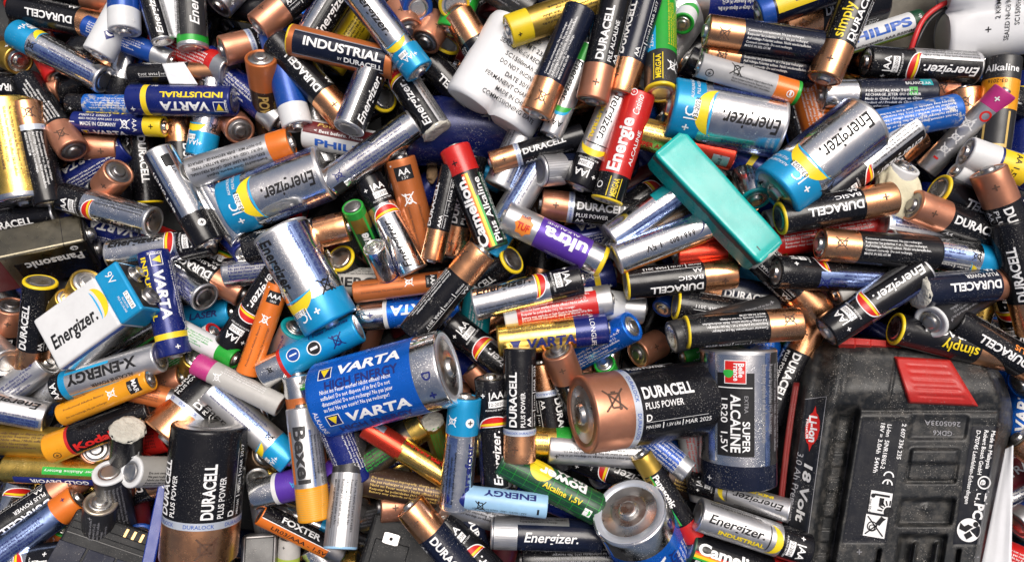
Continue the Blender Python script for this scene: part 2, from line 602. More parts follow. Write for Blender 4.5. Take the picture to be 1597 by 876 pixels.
def d_ener_dark(kind='A'):
    """black film, white lettering along a lined silver end"""
    d = energ_text(.30, .78, -8, .5, 'ink_white')
    d += [P(.03, .24, -180, 180, 'matt_silver'), P(.22, .70, 34, 88, 'matt_silver'), fine(FINE_B[1:4], .26, .68, 60, 'ink_black')]
    for k in range(-20, 21):
        d.append(P(.035, .235, k * 9, k * 9 + 1.6, 'ink_grey'))
    return dict(bands=[(0, 1, 'ink_blue_black', 'sleeve')], decs=d, rimm='matt_silver', cap='dark_steel')


def d_ener_green(kind='A'):
    d = [P(.10, 1, -48, 60, 'charcoal')] + energ_text(.2, .75, 0, .5, 'ink_white') + [fine(FINE_B, .15, .8, 80, 'ink_black')]
    return dict(bands=[(0, .04, 'matt_silver', 'rim_ring'), (.04, .12, 'green', 'ring_stripe'), (.12, 1, 'silver', 'sleeve')], decs=d, rimm='matt_silver', cap='steel')


def d_ener_adv(kind='B'):
    d = energ_text(.20, .66, 0, .55, 'ink_black') + [X(crescent(.9, .4, 1.0), .66, 0, 'ink_green'), X(crescent(1.2, .9, 1.0), .66, 0, 'ink_cyan'),
         T('advanced', .2, .5, 44, .3, 'ink_black', .01), Cc('AAA', .88, 0, .5, 'ink_black', -1, .01), fine(FINE_B, .06, .5, 100, 'ink_black'), P(.02, .2, -70, 70, 'green')]
    return dict(bands=[(0, 1, 'matt_silver', 'sleeve')], decs=d, rimm='matt_silver', cap='steel')


def icon_v(t, ang, s):
    return [X(rect(s * 1.25, s * 1.15), t, ang, 'ink_white'), X(rect(s * 1.12, s * 1.02), t, ang, 'navy'),
            X((np.array([(-.42 * s, .4 * s), (.42 * s, .4 * s), (0, -.4 * s)]), [(0, 2, 1)]), t, ang, 'ink_yellow')]


def d_varta_ind(kind='A'):
    d = icon_v(.10, 10, .62) + [T('VARTA', .20, .66, 8, .56, 'ink_white', .035, .12), T('INDUSTRIAL', .06, .66, -36, .36, 'ink_yellow', .03),
         Cc('ALKALINE', .035, 8, .14, 'ink_white', -1), fine(FINE_C, .12, .70, 72, 'ink_white', .12, .2), fine(FINE_C, .12, .7, 170, 'ink_white'),
         X(bin_symbol(.6), .74, 80, 'ink_white', 90), Cc('+', .93, 20, .4, 'ink_white', -1, .02), T('PRO', .70, .76, -80, .2, 'ink_white')]
    return dict(bands=[(0, .79, 'navy', 'sleeve'), (.79, .845, 'yellow', 'ring_stripe'), (.845, 1, 'navy', 'end_band')], decs=d, rimm='navy', cap='steel')


def d_varta_ger(kind='B'):
    d = [T('P00912 E00017', .10, .45, 52, .26, 'ink_white'), T('4003 MICRO AM4 LR03 1.5V', .1, .55, 30, .2, 'ink_white'),
         T('MADE IN GERMANY', .12, .52, 4, .34, 'ink_white', .01), T('VARTA', .24, .6, -48, .6, 'ink_white', .03, .1), T('ENERGY', .15, .6, 84, .4, 'ink_yellow', .03),
         Cc('AAA', .72, 6, .42, 'ink_white', -1), X(bin_symbol(.9), .61, 10, 'ink_white', 0), Cc('I', .03, 10, .5, 'ink_white', -1), Cc('+', .9, 5, .6, 'ink_black', -1, .01)] + icon_v(.15, -50, .5)
    return dict(bands=[(0, .80, 'navy', 'sleeve'), (.80, 1, 'yellow', 'end_band')], decs=d, rimm='navy', cap='steel')


def d_varta_gold(kind='A'):
    d = [T('VARTA', .26, .70, -22, .6, 'ink_navy', .035, .1), X((np.array([(-.35, .3), (.35, .3), (0, -.35)]), [(0, 2, 1)]), .16, -24, 'ink_navy'),
         fine(FINE_C[:3], .1, .66, 40, 'ink_brown'), fine(FINE_C, .1, .66, 160, 'ink_brown'), Cc('AA LONGLIFE', .86, 10, .3, 'ink_white', -1)]
    return dict(bands=[(0, .70, 'gold', 'sleeve'), (.70, 1, 'navy', 'end_band')], decs=d, rimm='old_gold', cap='steel')


def d_varta_he(kind='D'):
    d = []
    for a, in ((34,), (-40,), (150,)):
        d += icon_v(.16, a, .30) + [T('VARTA', .26, .74, a, .27, 'ink_white', .035, .15)]
        d.append(T('HIGH ENERGY', .16, .72, a - 21, .23, 'ink_navy', .025))
    d += [fine(FINE_C, .12, .66, -8, 'ink_white', .105, .15), fine(FINE_C, .12, .66, 100, 'ink_white', .105, .15), Cc('ALKALINE', .05, -42, .12, 'ink_white', -1),
          Cc('+', .91, -40, .25, 'ink_navy', -1, .02), Cc('D', .91, -10, .22, 'ink_navy', -1, .02)]
    return dict(bands=[(0, .81, 'chrome_blue', 'sleeve'), (.81, 1, 'silver', 'end_band')], decs=d, rimm='chrome_blue', rimp='band_silver', cap='steel')


def d_varta_blue(kind='A'):
    d = [T('VARTA', .16, .66, 0, .62, 'ink_white', .035, .12), T('ENERGY', .12, .66, -46, .34, 'ink_navy', .03), fine(FINE_C, .1, .66, 84, 'ink_white'), fine(FINE_C, .1, .7, 176, 'ink_white'),
         Cc('+', .86, 8, .5, 'ink_navy', -1, .02)] + [X((np.array([(-.3, .3), (.3, .3), (0, -.3)]), [(0, 2, 1)]), .09, 4, 'ink_yellow')]
    return dict(bands=[(0, .70, 'chrome_blue', 'sleeve'), (.70, .74, 'dirty_white', 'ring_stripe'), (.74, 1, 'silver', 'end_band')], decs=d, rimm='chrome_blue', cap='steel')


def d_purple_silver(kind='A'):
    d = [T('AA', .5, .6, 0, .4, 'ink_cyan'), fine(FINE_B, .1, .6, 60, 'ink_white')]
    return dict(bands=[(0, .74, 'purple', 'sleeve'), (.74, .78, 'dirty_white', 'ring_stripe'), (.78, 1, 'silver', 'end_band')], decs=d, rimm='purple', cap='steel')


def d_durind(kind='A'):
    d = [P(.07, .93, -42, 46, 'ink_blue_black'), P(.07, .93, 44, 48, 'ink_grey'), P(.07, .93, -46, -42, 'ink_grey'),
         T('INDUSTRIAL', .17, .90, 14, .52, 'ink_white', .03), T('BY', .50, .54, -22, .17, 'ink_white', .01), T('DURACELL', .56, .92, -22, .30, 'ink_white', .03),
         fine(FINE_A, .1, .8, 120, 'ink_black'), fine(FINE_A, .1, .8, 210, 'ink_black'), Cc('AA 1.5V', .9, 100, .3, 'ink_white', -1)]
    return dict(bands=[(0, .015, 'yellow', 'ring_stripe'), (.015, 1, 'brown_orange', 'sleeve')], decs=d, rimm='yellow', cap='steel')


def d_orange(t='AAA', fl='', kind='A'):
    body = {'a': 'amber', 'b': 'brown_orange'}.get(fl[:1], 'orange')
    d = [P(.80, .93, -34, 36, 'ink_black'), Cc(t, .88, 0, .40, 'ink_white', -1, .02), Cc('LR03' if kind == 'B' else '1,5V', .825, 0, .18, 'ink_white', -1),
         X(bin_symbol(.8), .62, 8, 'ink_white', 90), T('Do not recharge. Ne pas recharger', .1, .55, -20, .17, 'ink_brown'), T('Professional Alkaline Battery', .1, .55, 20, .17, 'ink_brown'),
         fine(FINE_A, .1, .7, 90, 'ink_brown'), fine(FINE_A, .1, .7, 190, 'ink_brown'), T('+', .94, .965, 45, .3, 'ink_white')]
    return dict(bands=[(0, 1, body, 'sleeve')], decs=d, rimm=body, rimp=body, cap='dark_steel')


def d_camelion(fl='', kind='A'):
    d = [P(.02, .72, 10, 20, 'ink_yellow'), P(.02, .72, 20, 27, 'ink_orange'), P(.02, .72, 27, 33, 'ink_red'), P(.02, .5, 2, 10, 'ink_green'),
         T('Camelion.', .04, .70, 45, .62, 'ink_white', .035), T('Plus Alkaline', .05, .66, -12, .44, 'ink_white', .015), P(.03, .7, -90, -30, 'dark_green'),
         fine(FINE_B, .05, .7, -65, 'ink_white'), fine(FINE_B, .05, .7, 170, 'ink_white'), Cc('+', .84, 40, .5, 'ink_black', -1, .01)]
    return dict(bands=[(0, .74, 'black', 'sleeve'), (.74, 1, 'red', 'end_band')], decs=d, rimm='dark_green', cap='steel')


def d_ultra(kind='A'):
    star = []
    pts = [(.62 * (1 if k % 2 == 0 else .78) * math.cos(2 * math.pi * k / 14), .75 * (1 if k % 2 == 0 else .78) * math.sin(2 * math.pi * k / 14)) for k in range(14)]
    d = [X((np.array([(0, 0)] + pts), [(0, i + 1, (i + 1) % 14 + 1) for i in range(14)]), .80, 8, 'ink_orange'), T('TUF', .86, .745, 12, .42, 'ink_red', .03), T('CRAFT', .85, .76, -24, .2, 'ink_navy', .01),
         T('ultra', .20, .62, -6, .82, 'ink_white', .035), T('ALKALINE', .3, .62, -46, .2, 'ink_white'), fine(FINE_B, .2, .6, 90, 'ink_white'), fine(FINE_B, .2, .6, 180, 'ink_white')]
    return dict(bands=[(0, .045, 'yellow', 'end_band'), (.045, .17, 'silver', 'base_band'), (.17, .67, 'purple', 'sleeve'), (.67, 1, 'matt_silver', 'silver_band')], decs=d, rimm='yellow', cap='steel')


def d_energie(kind='A'):
    d = [T('Energie', .26, .74, 14, .78, 'ink_white', .03), T('ALCALINE', .34, .66, -42, .27, 'ink_white', .01), T('Casino', .78, .96, -6, .40, 'ink_white', .01, .25), X(disc(.22, 18, .17), .97, 20, 'ink_white'), Cc('+', .97, 20, .26, 'ink_white', -1),
         T('MERGAA', .04, .2, -12, .36, 'ink_yellow', .02), P(.03, .21, -32, -29, 'ink_yellow'), P(.03, .21, 8, 11, 'ink_yellow'), X(disc(.22, 18, .16), .12, 44, 'ink_white'), fine(FINE_B, .1, .7, 120, 'ink_white')]
    return dict(bands=[(0, .02, 'yellow', 'ring_stripe'), (.02, .24, 'black', 'base_band'), (.24, 1, 'red', 'sleeve')], decs=d, rimm='yellow', cap='steel')


def d_nimh(kind='A'):
    d = [P(.37, .95, 30, 62, 'ink_cyan'), T('2300 mAh Ni-MH', .40, .92, 46, .26, 'ink_white', .01), P(.37, 1, 62, 100, 'dark_green'), T('RECHARGEABLE', .38, .95, 80, .3, 'ink_white', .01),
         fine(FINE_B, .42, .92, -34, 'ink_yellow', .11, .16), T('MERGAA', .06, .31, 22, .32, 'ink_yellow', .02), P(.05, .33, 5, 8, 'ink_yellow'), P(.05, .33, 36, 39, 'ink_yellow'), X(bin_symbol(.7), .2, -30, 'ink_white', 90), Cc('|AA', .26, -62, .36, 'ink_white', -1)]
    return dict(bands=[(0, .025, 'yellow', 'ring_stripe'), (.025, .37, 'charcoal', 'base_band'), (.37, 1, 'green', 'sleeve')], decs=d, rimm='yellow', cap='steel')


def d_greyorange(kind='B'):
    d = [X(disc(.34, 20, .27), .90, 22, 'ink_black'), Cc('+', .90, 22, .44, 'ink_black', -1), X(bin_symbol(1.0), .66, -30, 'ink_black', 180), fine(FINE_B[:3], .68, .28, 10, 'ink_black', .15, .24), X(disc(.3, 18, .23), .10, 10, 'ink_white'), T('|', .09, .11, 10, .3, 'ink_white')]
    return dict(bands=[(0, .04, 'green', 'ring_stripe'), (.04, .25, 'orange', 'base_band'), (.25, 1, 'grey', 'sleeve')], decs=d, rimm='green', cap='steel')


def d_redgold(kind='A'):
    d = [P(.55, 1, 0, 60, 'red_foil'), fine(FINE_B, .06, .5, 20, 'ink_brown'), T('SUPER ALKALINE', .1, .56, -34, .3, 'ink_red', .02), P(.80, .95, -50, -10, 'matt_silver'), Cc('+ EVO', .87, -30, .2, 'ink_black', -1)]
    return dict(bands=[(0, .58, 'gold', 'sleeve'), (.58, 1, 'red_foil', 'end_band')], decs=d, rimm='old_gold', cap='steel')


def d_chung(kind='A'):
    d = [fine(["FOR DIGITAL AND TOYS", "RECHARGE. JETER OU OUVRIR", "Made in China / Fabrique en Chine", "Product of / Produit de Chung Pak", "www.cpbat.com"], .66, .16, 10, 'ink_white', .15, .23),
         X(bin_symbol(.5), .82, 24, 'ink_brown', 0), X(rect(.5, .5), .24, -14, 'ink_green'), X(rect(.36, .06), .24, -14, 'black'), X(rect(.06, .36), .24, -14, 'black'), T('BALANCE AA', .3, .08, -44, .22, 'ink_white'), P(.06, .16, -66, -34, 'teal')]
    return dict(bands=[(0, .69, 'ink_blue_black', 'sleeve'), (.69, .71, 'black', 'ring_stripe'), (.71, 1, 'silver', 'end_band')], decs=d, rimm='black', cap='steel')


def d_magenta(fl='', kind='B'):
    d = []
    if not fl:
        d = [X(bin_symbol(1.0), .58, 16, 'ink_white', 20), X(bin_symbol(.9), .42, 10, 'ink_white', 0), X(bin_symbol(.9), .27, 6, 'ink_white', 0), X(disc(.46, 18, .3), .72, -20, 'ink_red'), Cc('+', .9, 0, .6, 'ink_white', -1, .02), T('AAA HR03', .2, .66, -60, .3, 'ink_black'), P(.15, .17, -4, 20, 'ink_red')]
        body = 'matt_silver'
    else:
        d = [X(bin_symbol(.7), .7, 16, 'ink_white', 20), fine(FINE_B[:3], .2, .7, -30, 'ink_white')]
        body = 'warm_grey'
    return dict(bands=[(0, .80, body, 'sleeve'), (.80, 1, 'magenta', 'end_band')], decs=d, rimm=body, cap='steel')


def d_aline(kind='A'):
    d = [Cc('Alkaline', .88, 0, .42, 'ink_white', -1, .015), P(.52, .79, -90, 90, 'amber'), P(.2, .5, 30, 38, 'ink_gold'), P(.2, .5, -44, -36, 'ink_gold'), P(.18, .21, -44, 38, 'ink_gold'), Cc('03-2016', .76, 10, .22, 'ink_black', 1)]
    return dict(bands=[(0, 1, 'charcoal', 'sleeve')], decs=d, rimm='black', cap='steel')


def d_whiteend(kind='A'):
    d = [P(.50, .74, -60, 60, 'yellow'), Cc('AA 1,5V', .62, 0, .34, 'ink_black', 1, .01), T('LR6 ALKALINE', .46, .1, 10, .34, 'ink_white')]
    return dict(bands=[(0, .76, 'navy', 'sleeve'), (.76, 1, 'white', 'end_band')], decs=d, rimm='navy', rimp='white', cap='steel')


def d_plain(body='black', plus='', minus='', ink='ink_white', word='', kind='A'):
    b = []
    m0, p0 = (.14 if minus else 0), (.80 if plus else 1)
    if minus:
        b.append((0, m0, minus, 'base_band'))
    b.append((m0, p0, body, 'sleeve'))
    if plus:
        b.append((p0, 1, plus, 'end_band'))
    d = [fine(FINE_B, m0 + .08, p0 - .08, 0 if not word else 70, ink), fine(FINE_A, m0 + .08, p0 - .08, 130, ink), fine(FINE_B, m0 + .08, p0 - .08, 230, ink)]
    if word:
        up = word[0] == '<'
        w = word.strip('<')
        a, c = m0 + .08, min(p0 - .06, m0 + .08 + .085 * len(w))
        d.append(T(w, c if up else a, a if up else c, 0, .5, ink, .02))
    d.append(Cc('+', .93, 30, .36, ink, -1, .01))
    return dict(bands=b, decs=d, rimm=minus or body, rimp=plus or body, cap='steel')


def d_vtech(kind='A'):
    d = [P(.0, .70, -100, -34, 'ink_blue_black'), T('ecTouch', .62, .2, -54, .3, 'ink_white', .01), P(.06, .6, -22, -16, 'blue_foil'), P(.1, .22, 6, 40, 'ink_black'), T('VTECH', .3, .12, 30, .2, 'ink_black'), X(disc(.25, 20), .82, 24, 'ink_white'), Cc('+', .82, 24, .34, 'ink_black', -1, .02), fine(FINE_B, .1, .6, 110, 'ink_black')]
    return dict(bands=[(0, .70, 'silver', 'sleeve'), (.70, 1, 'black', 'end_band')], decs=d, rimm='matt_silver', cap='steel')


def d_silver_orange(kind='A'):
    d = [fine(["Distributed by Global Imports, England", "EXPLODE OR LEAK AND CAUSE PERSONAL", "INJURY. USED OR OTHER BATTERY TYPES.", "DO NOT MIX - EVER RECHARGE - REPLACE"], .76, .04, 10, 'ink_black', .18, .34), fine(FINE_B, .1, .7, 110, 'ink_black')]
    return dict(bands=[(0, .80, 'matt_silver', 'sleeve'), (.80, 1, 'orange', 'end_band')], decs=d, rimm='matt_silver', rimp='orange', cap='steel')


def d_power(kind='A'):
    d = [T('POWER', .66, .28, 22, .62, 'ink_gold', .03), fine(FINE_B, .1, .6, -40, 'ink_gold')]
    return dict(bands=[(0, .70, 'brown', 'sleeve'), (.70, 1, 'brown_orange', 'end_band')], decs=d, rimm='brown', rimp='brown_orange', cap='steel')


def d_philips_power(kind='A'):
    d = [P(0, 1, 8, 62, 'maroon'), T('Power', .14, .40, 48, .3, 'ink_gold', .01, .2), T('< Best before. Please see date', .12, .80, 22, .2, 'ink_white', .01), T('PHILIPS', .14, .72, -22, .46, 'ink_blue', .035)]
    return dict(bands=[(0, 1, 'white', 'sleeve')], decs=d, rimm='white', cap='steel')


def d_philips_aaa(kind='B'):
    d = [T('PHILIPS', .10, .84, 12, .72, 'ink_blue', .035), T('NiMH Rechargeable AAA R03NM 1.2', .04, .95, -34, .24, 'ink_black', .01), P(0, 1, -130, -52, 'lime'), P(0, 1, -55, -51, 'green'), Cc('up to', .95, 5, .3, 'ink_white', -1)]
    return dict(bands=[(0, .88, 'white', 'sleeve'), (.88, 1, 'dark_green', 'end_band')], decs=d, rimm='white', cap='steel')


def d_silver_print(kind='A'):
    d = [fine(FINE_B, .12, .80, 0, 'ink_navy', .15, .24), P(.86, .97, 20, 70, 'ink_black'), X(bin_symbol(.6), .86, -4, 'ink_navy', 90), fine(FINE_A, .1, .8, 80, 'ink_black'), fine(FINE_A, .1, .8, -80, 'ink_black'), P(.05, .8, -60, -48, 'blue_foil')]
    return dict(bands=[(0, 1, 'silver', 'sleeve')], decs=d, rimm='matt_silver', cap='steel')


def d_tech(kind='A'):
    d = [T('hi-Tech', .10, .56, 20, .62, 'ink_white', .03, .15), T('ALCALINE', .1, .6, -30, .36, 'ink_white', .01), T('LASER', .62, .9, 6, .4, 'ink_navy', .03, .2)]
    return dict(bands=[(0, 1, 'cyan', 'sleeve')], decs=d, rimm='cyan', cap='steel')


def d_xenergy(kind='A'):
    d = [T('X-ENERGY', .16, .82, -14, .66, 'ink_black', .035), T('ALCALINE POWER', .22, .62, 28, .24, 'ink_black', .01), P(.42, .84, -50, -38, 'ink_cyan'), P(.1, .84, 42, 46, 'ink_cyan'), Cc('AAA', .95, 10, .4, 'ink_white', -1, .01)]
    return dict(bands=[(0, .84, 'matt_silver', 'sleeve'), (.84, .9, 'cyan', 'ring_stripe'), (.9, 1, 'black', 'end_band')], decs=d, rimm='matt_silver', cap='steel')


def d_true(kind='B'):
    d = [T('True', .62, .30, 10, .8, 'ink_white', .035, .2), P(.1, .8, -44, -28, 'ink_green'), P(.1, .75, 46, 60, 'ink_green'), fine(FINE_B, .1, .6, -80, 'ink_black')]
    return dict(bands=[(0, .10, 'green', 'end_band'), (.10, .30, 'old_gold', 'base_band'), (.30, .9, 'dark_green', 'sleeve'), (.9, 1, 'old_gold', 'top_band')], decs=d, rimm='green', cap='dark_steel')


def d_silver_navy(kind='B'):
    d = [Cc('AAA', .5, 0, .5, 'ink_white', -1), fine(FINE_B, .1, .45, 0, 'ink_white')]
    return dict(bands=[(0, .56, 'navy', 'sleeve'), (.56, 1, 'silver', 'end_band')], decs=d, rimm='navy', rimp='silver', cap='steel')


def d_energy_grey(kind='A'):
    d = [T('ENERGY', .1, .72, 0, .6, 'ink_black', .03), fine(FINE_B, .1, .7, 60, 'ink_black')]
    return dict(bands=[(0, 1, 'warm_grey', 'sleeve')], decs=d, rimm='warm_grey', cap='steel')


def d_piles(kind='A'):
    d = [X(disc(.45, 22), .62, -10, 'ink_white'), X(disc(.39, 22), .62, -10, 'blue'), X(rect(.5, .09), .62, -10, 'ink_white'), X(disc(.47, 22), .42, 2, 'ink_white'), X(disc(.4, 22), .42, 2, 'ink_black'), X(rect(.5, .16), .42, 2, 'ink_white'),
         X(bin_symbol(.85), .20, 14, 'ink_navy', 0), T('1 Piles Alcalines', .44, .04, -44, .30, 'ink_navy', .02), T('L', .5, .44, 70, .3, 'ink_white'), X(bin_symbol(.4), .87, 4, 'ink_black')]
    return dict(bands=[(0, .74, 'cyan', 'sleeve'), (.74, .775, 'red', 'ring_stripe'), (.775, 1, 'silver', 'end_band')], decs=d, rimm='cyan', rimp='matt_silver', cap='steel')


def d_redlabel(kind='A'):
    d = [P(.12, .86, -80, 46, 'red'), fine(FINE_B, .16, .8, 10, 'ink_white', .16, .24), fine(FINE_B[:3], .16, .8, -40, 'ink_white', .16, .24)]
    return dict(bands=[(0, .10, 'white', 'base_band'), (.10, .84, 'white', 'sleeve'), (.84, 1, 'matt_silver', 'end_band')], decs=d, rimm='white', cap='steel')


def d_lr03(fl='', kind='B'):
    d = [T('AAA-LR03', .72, .48, 0, .5, 'ink_black', .01), T('1.5V', .40, .26, -2, .44, 'ink_black', .01), Cc('+', .90, 38, .5, 'ink_black', -1, .01), P(0, .8, -110, -58, 'ink_orange'), X(crescent(.9, .75, .9), .7, 30, 'ink_navy'), fine(FINE_B, .1, .8, 70, 'ink_navy')]
    if fl:
        d = [P(.0, .9, -46, -10, 'blue_foil'), fine(FINE_B, .2, .8, -10, 'ink_navy'), P(.72, 1, -180, 180, 'teal'), P(.5, .72, 20, 60, 'teal')]
    return dict(bands=[(0, 1, 'silver', 'sleeve')], decs=d, rimm='matt_silver', cap='steel')


def d_kodak(kind='A'):
    d = [T('Kodak', .72, .30, 26, .5, 'ink_red', .04), T('MAX', .26, .06, 24, .46, 'ink_gold', .03), T('Alkaline', .70, .46, 58, .2, 'ink_orange', .01), X(disc(.24, 18, .19), .89, 30, 'ink_black'), Cc('+', .89, 30, .3, 'ink_black', 1, .01), P(.1, .7, 84, 120, 'maroon')]
    return dict(bands=[(0, .75, 'black', 'sleeve'), (.75, .78, 'red', 'ring_stripe'), (.78, 1, 'amber', 'end_band')], decs=d, rimm='black', rimp='amber', cap='steel')


def d_gold_stripe(kind='A'):
    d = [P(.42, 1, -20, 8, 'ink_green'), T('Super Alkaline Battery', .96, .44, -6, .17, 'ink_white'), P(.14, 1, -66, -34, 'ink_navy'), T('GOLD DEVOIR', .86, .3, -50, .3, 'ink_white', .02)]
    return dict(bands=[(0, 1, 'gold', 'sleeve')], decs=d, rimm='gold', cap='steel')


def d_foxter(kind='B'):
    d = [P(0.0, .80, -2, 100, 'black'), P(.02, .84, -6, -2, 'ink_white'), T('FOXTER', .22, .68, 30, .50, 'ink_white', .03), T('LR03/AAA - 1,5V', .16, .82, -30, .36, 'ink_black', .015)]
    return dict(bands=[(0, .82, 'orange', 'sleeve'), (.82, 1, 'dark_steel', 'end_band')], decs=d, rimm='orange', cap='steel')


def d_bexel(kind='A'):
    d = [T('Bexel', .84, .34, 24, .74, 'charcoal', .035), fine(FINE_B, .75, .3, -42, 'ink_black'), P(.34, .8, 60, 74, 'orange'), P(.3, .8, -16, -8, 'blue_foil')]
    for k in range(14):
        d.append(P(.03 + .018 * k, .034 + .018 * k, -80, 80, 'ink_gold'))
    return dict(bands=[(0, .30, 'amber', 'end_band'), (.30, 1, 'matt_silver', 'sleeve')], decs=d, rimm='amber', cap='steel')


def d_silver_black(kind='A'):
    d = [fine(["Usar esta bateria (+) para el equipo", "Posicionar (+) hacia arriba. No", "TRADEMARK", "Recharger (+) interdit ou court-", "circuiter (-) ne pas jeter au feu.", "Mise en garde: risque d'explosion"], .58, .14, 6, 'ink_black', .15, .26)]
    for k in range(-14, 15):
        d.append(P(.02, .63, k * 9, k * 9 + 1.8, 'ink_grey'))
    return dict(bands=[(0, .64, 'matt_silver', 'sleeve'), (.64, 1, 'charcoal', 'end_band')], decs=d, rimm='light_blue', cap='dark_steel')


def d_carrefour(fl='', kind='A'):
    if fl == 'w':
        dia = np.array([(-.42, 0), (0, -.34), (.42, 0), (0, .34)])
        d = [X((dia, [(0, 1, 2, 3)]), .80, -10, 'ink_navy'), X(crescent(.26, .1, .24), .78, -10, 'ink_white')]
        return dict(bands=[(0, 1, 'white', 'sleeve')], decs=d, rimm='white', cap='steel')
    d = [T('Carrefour', .10, .62, -34, .42, 'ink_navy', .025), P(.05, .66, 12, 60, 'blue_foil'), P(.05, .66, -72, -58, 'charcoal'), fine(FINE_B, .08, .62, 40, 'ink_black'), X(disc(.28, 20), .80, -26, 'ink_white'), Cc('+', .80, -26, .4, 'ink_black', -1, .02), X(bin_symbol(.6), .8, 40, 'ink_white')]
    return dict(bands=[(0, .68, 'silver', 'sleeve'), (.68, 1, 'cyan', 'end_band')], decs=d, rimm='matt_silver', rimp='cyan', cap='steel')


def d_alcaline(kind='A'):
    d = [T('Alcaline 1,5V', .42, .80, -6, .34, 'ink_yellow', .02), T('power', .80, .34, 34, .62, 'ink_white', .035), T('LR6 AA', .8, .5, 66, .3, 'ink_white', .02), X(rect(.5, .5), .88, -28, 'ink_white'), X(crescent(.2, .05, .2), .88, -28, 'ink_green'), X(disc(.8), .36, 40, 'ink_yellow')]
    for k in range(9):
        d.append(P(.04 + k * .115, .0435 + k * .115, -100, 100, 'green'))
    for a in range(-90, 91, 22):
        d.append(P(.02, .98, a, a + 1.2, 'green'))
    d = d[-18:] + d[:-18]
    return dict(bands=[(0, 1, 'dark_green', 'sleeve')], decs=d, rimm='dark_green', cap='steel')


def d_energy_lb(kind='B'):
    d = [T('ENERGY', .12, .64, 34 - 60, .52, 'ink_navy', .03), T('AAA - MICRO - LR03 - MADE IN GERMANY', .2, .74, 56, .17, 'ink_black'), T('No. 4103 - 1.5V - AM4', .2, .6, 74, .15, 'ink_black'), X(bin_symbol(.9), .66, 44, 'ink_black'), T('I', .08, .10, 40, .5, 'ink_black'), Cc('+', .93, 30, .6, 'ink_white', -1)]
    return dict(bands=[(0, .82, 'light_blue', 'sleeve'), (.82, 1, 'navy', 'end_band')], decs=d, rimm='light_blue', rimp='navy', cap='steel')


def d_panasonic(kind='B'):
    d = [T('Panasonic', .78, .42, 10, .5, 'ink_white', .03), T('LR03 AAA', .80, .42, 50, .4, 'ink_black', .01), P(.22, .80, 28, 90, 'ink_green'), P(.22, .8, 34, 84, 'old_gold'), fine(FINE_B[:2], .78, .3, 74, 'ink_black')]
    return dict(bands=[(0, .20, 'red', 'base_band'), (.20, .80, 'black', 'sleeve'), (.80, 1, 'old_gold', 'end_band')], decs=d, rimm='red', rimp='old_gold', cap='steel')


def d_bluetext(kind='B'):
    d = [fine(FINE_B, .12, .84, 10, 'ink_white', .22, .34), fine(FINE_B[:3], .12, .84, 76, 'ink_white', .22, .34), fine(FINE_B[:3], .12, .84, -70, 'ink_white', .22, .34)]
    return dict(bands=[(0, .12, 'matt_silver', 'base_band'), (.12, 1, 'blue', 'sleeve')], decs=d, rimm='matt_silver', cap='steel')


def d_belle(kind='D'):
    d = [P(.16, .75, -26, 28, 'ink_black'), P(.02, .80, -42, -30, 'blue_foil'), P(.02, .82, 46, 56, 'blue_foil'), P(.0, .82, 58, 80, 'charcoal'),
         P(.07, .235, -15, 16, 'ink_white'), P(.075, .23, -14, 15, 'ink_red'), X(crescent(.16, -.05, .13), .15, -9, 'ink_green'), T('Belle', .09, .19, 9, .13, 'ink_white', .03), T('France', .09, .215, 2, .13, 'ink_white', .03),
         P(.26, .267, -24, 25, 'ink_white'), T('ALCALINE', .31, .72, 1, .23, 'ink_white', .025), T('LR20  1,5V', .34, .72, -15, .17, 'ink_white', .01), T('SUPER', .50, .72, 16, .18, 'ink_white', .015), T('EXTRA', .32, .44, 16, .1, 'ink_grey'), Cc('+', .93, -40, .2, 'ink_white', -1, .01),
         fine(FINE_B, .1, .75, 70, 'ink_grey'), fine(FINE_B, .1, .75, 150, 'ink_black')]
    return dict(bands=[(0, .82, 'silver', 'sleeve'), (.82, 1, 'ink_blue_black', 'end_band')], decs=d, rimm='matt_silver', rimp='black', cap='steel')


def d_goldc(kind='C'):
    d = [fine(FINE_B, .12, .82, 0, 'ink_brown', .10, .17), fine(FINE_A, .12, .82, 52, 'ink_brown', .10, .17), fine(FINE_A, .12, .82, -52, 'ink_brown', .10, .17)]
    return dict(bands=[(0, .94, 'gold', 'sleeve'), (.94, 1, 'silver', 'end_band')], decs=d, rimm='gold', cap='steel')


def d_yellowblue(kind='A'):
    d = [P(.1, .86, -60, 20, 'yellow'), T('LR6 AA', .7, .3, -20, .6, 'ink_navy', .03)]
    return dict(bands=[(0, .88, 'ink_blue_black', 'sleeve'), (.88, 1, 'blue', 'end_band')], decs=d, rimm='blue', rimp='matt_silver', cap='steel')


def get_design(key, kind):
    k = (key, kind)
    if k not in DES:
        name, *args = key.split(',')
        DES[k] = globals()['d_' + name](*args, kind=kind)
    return DES[k]


# ------------------------------------------------------------------ meshes of a battery's parts, made once per design
PARTS = {}


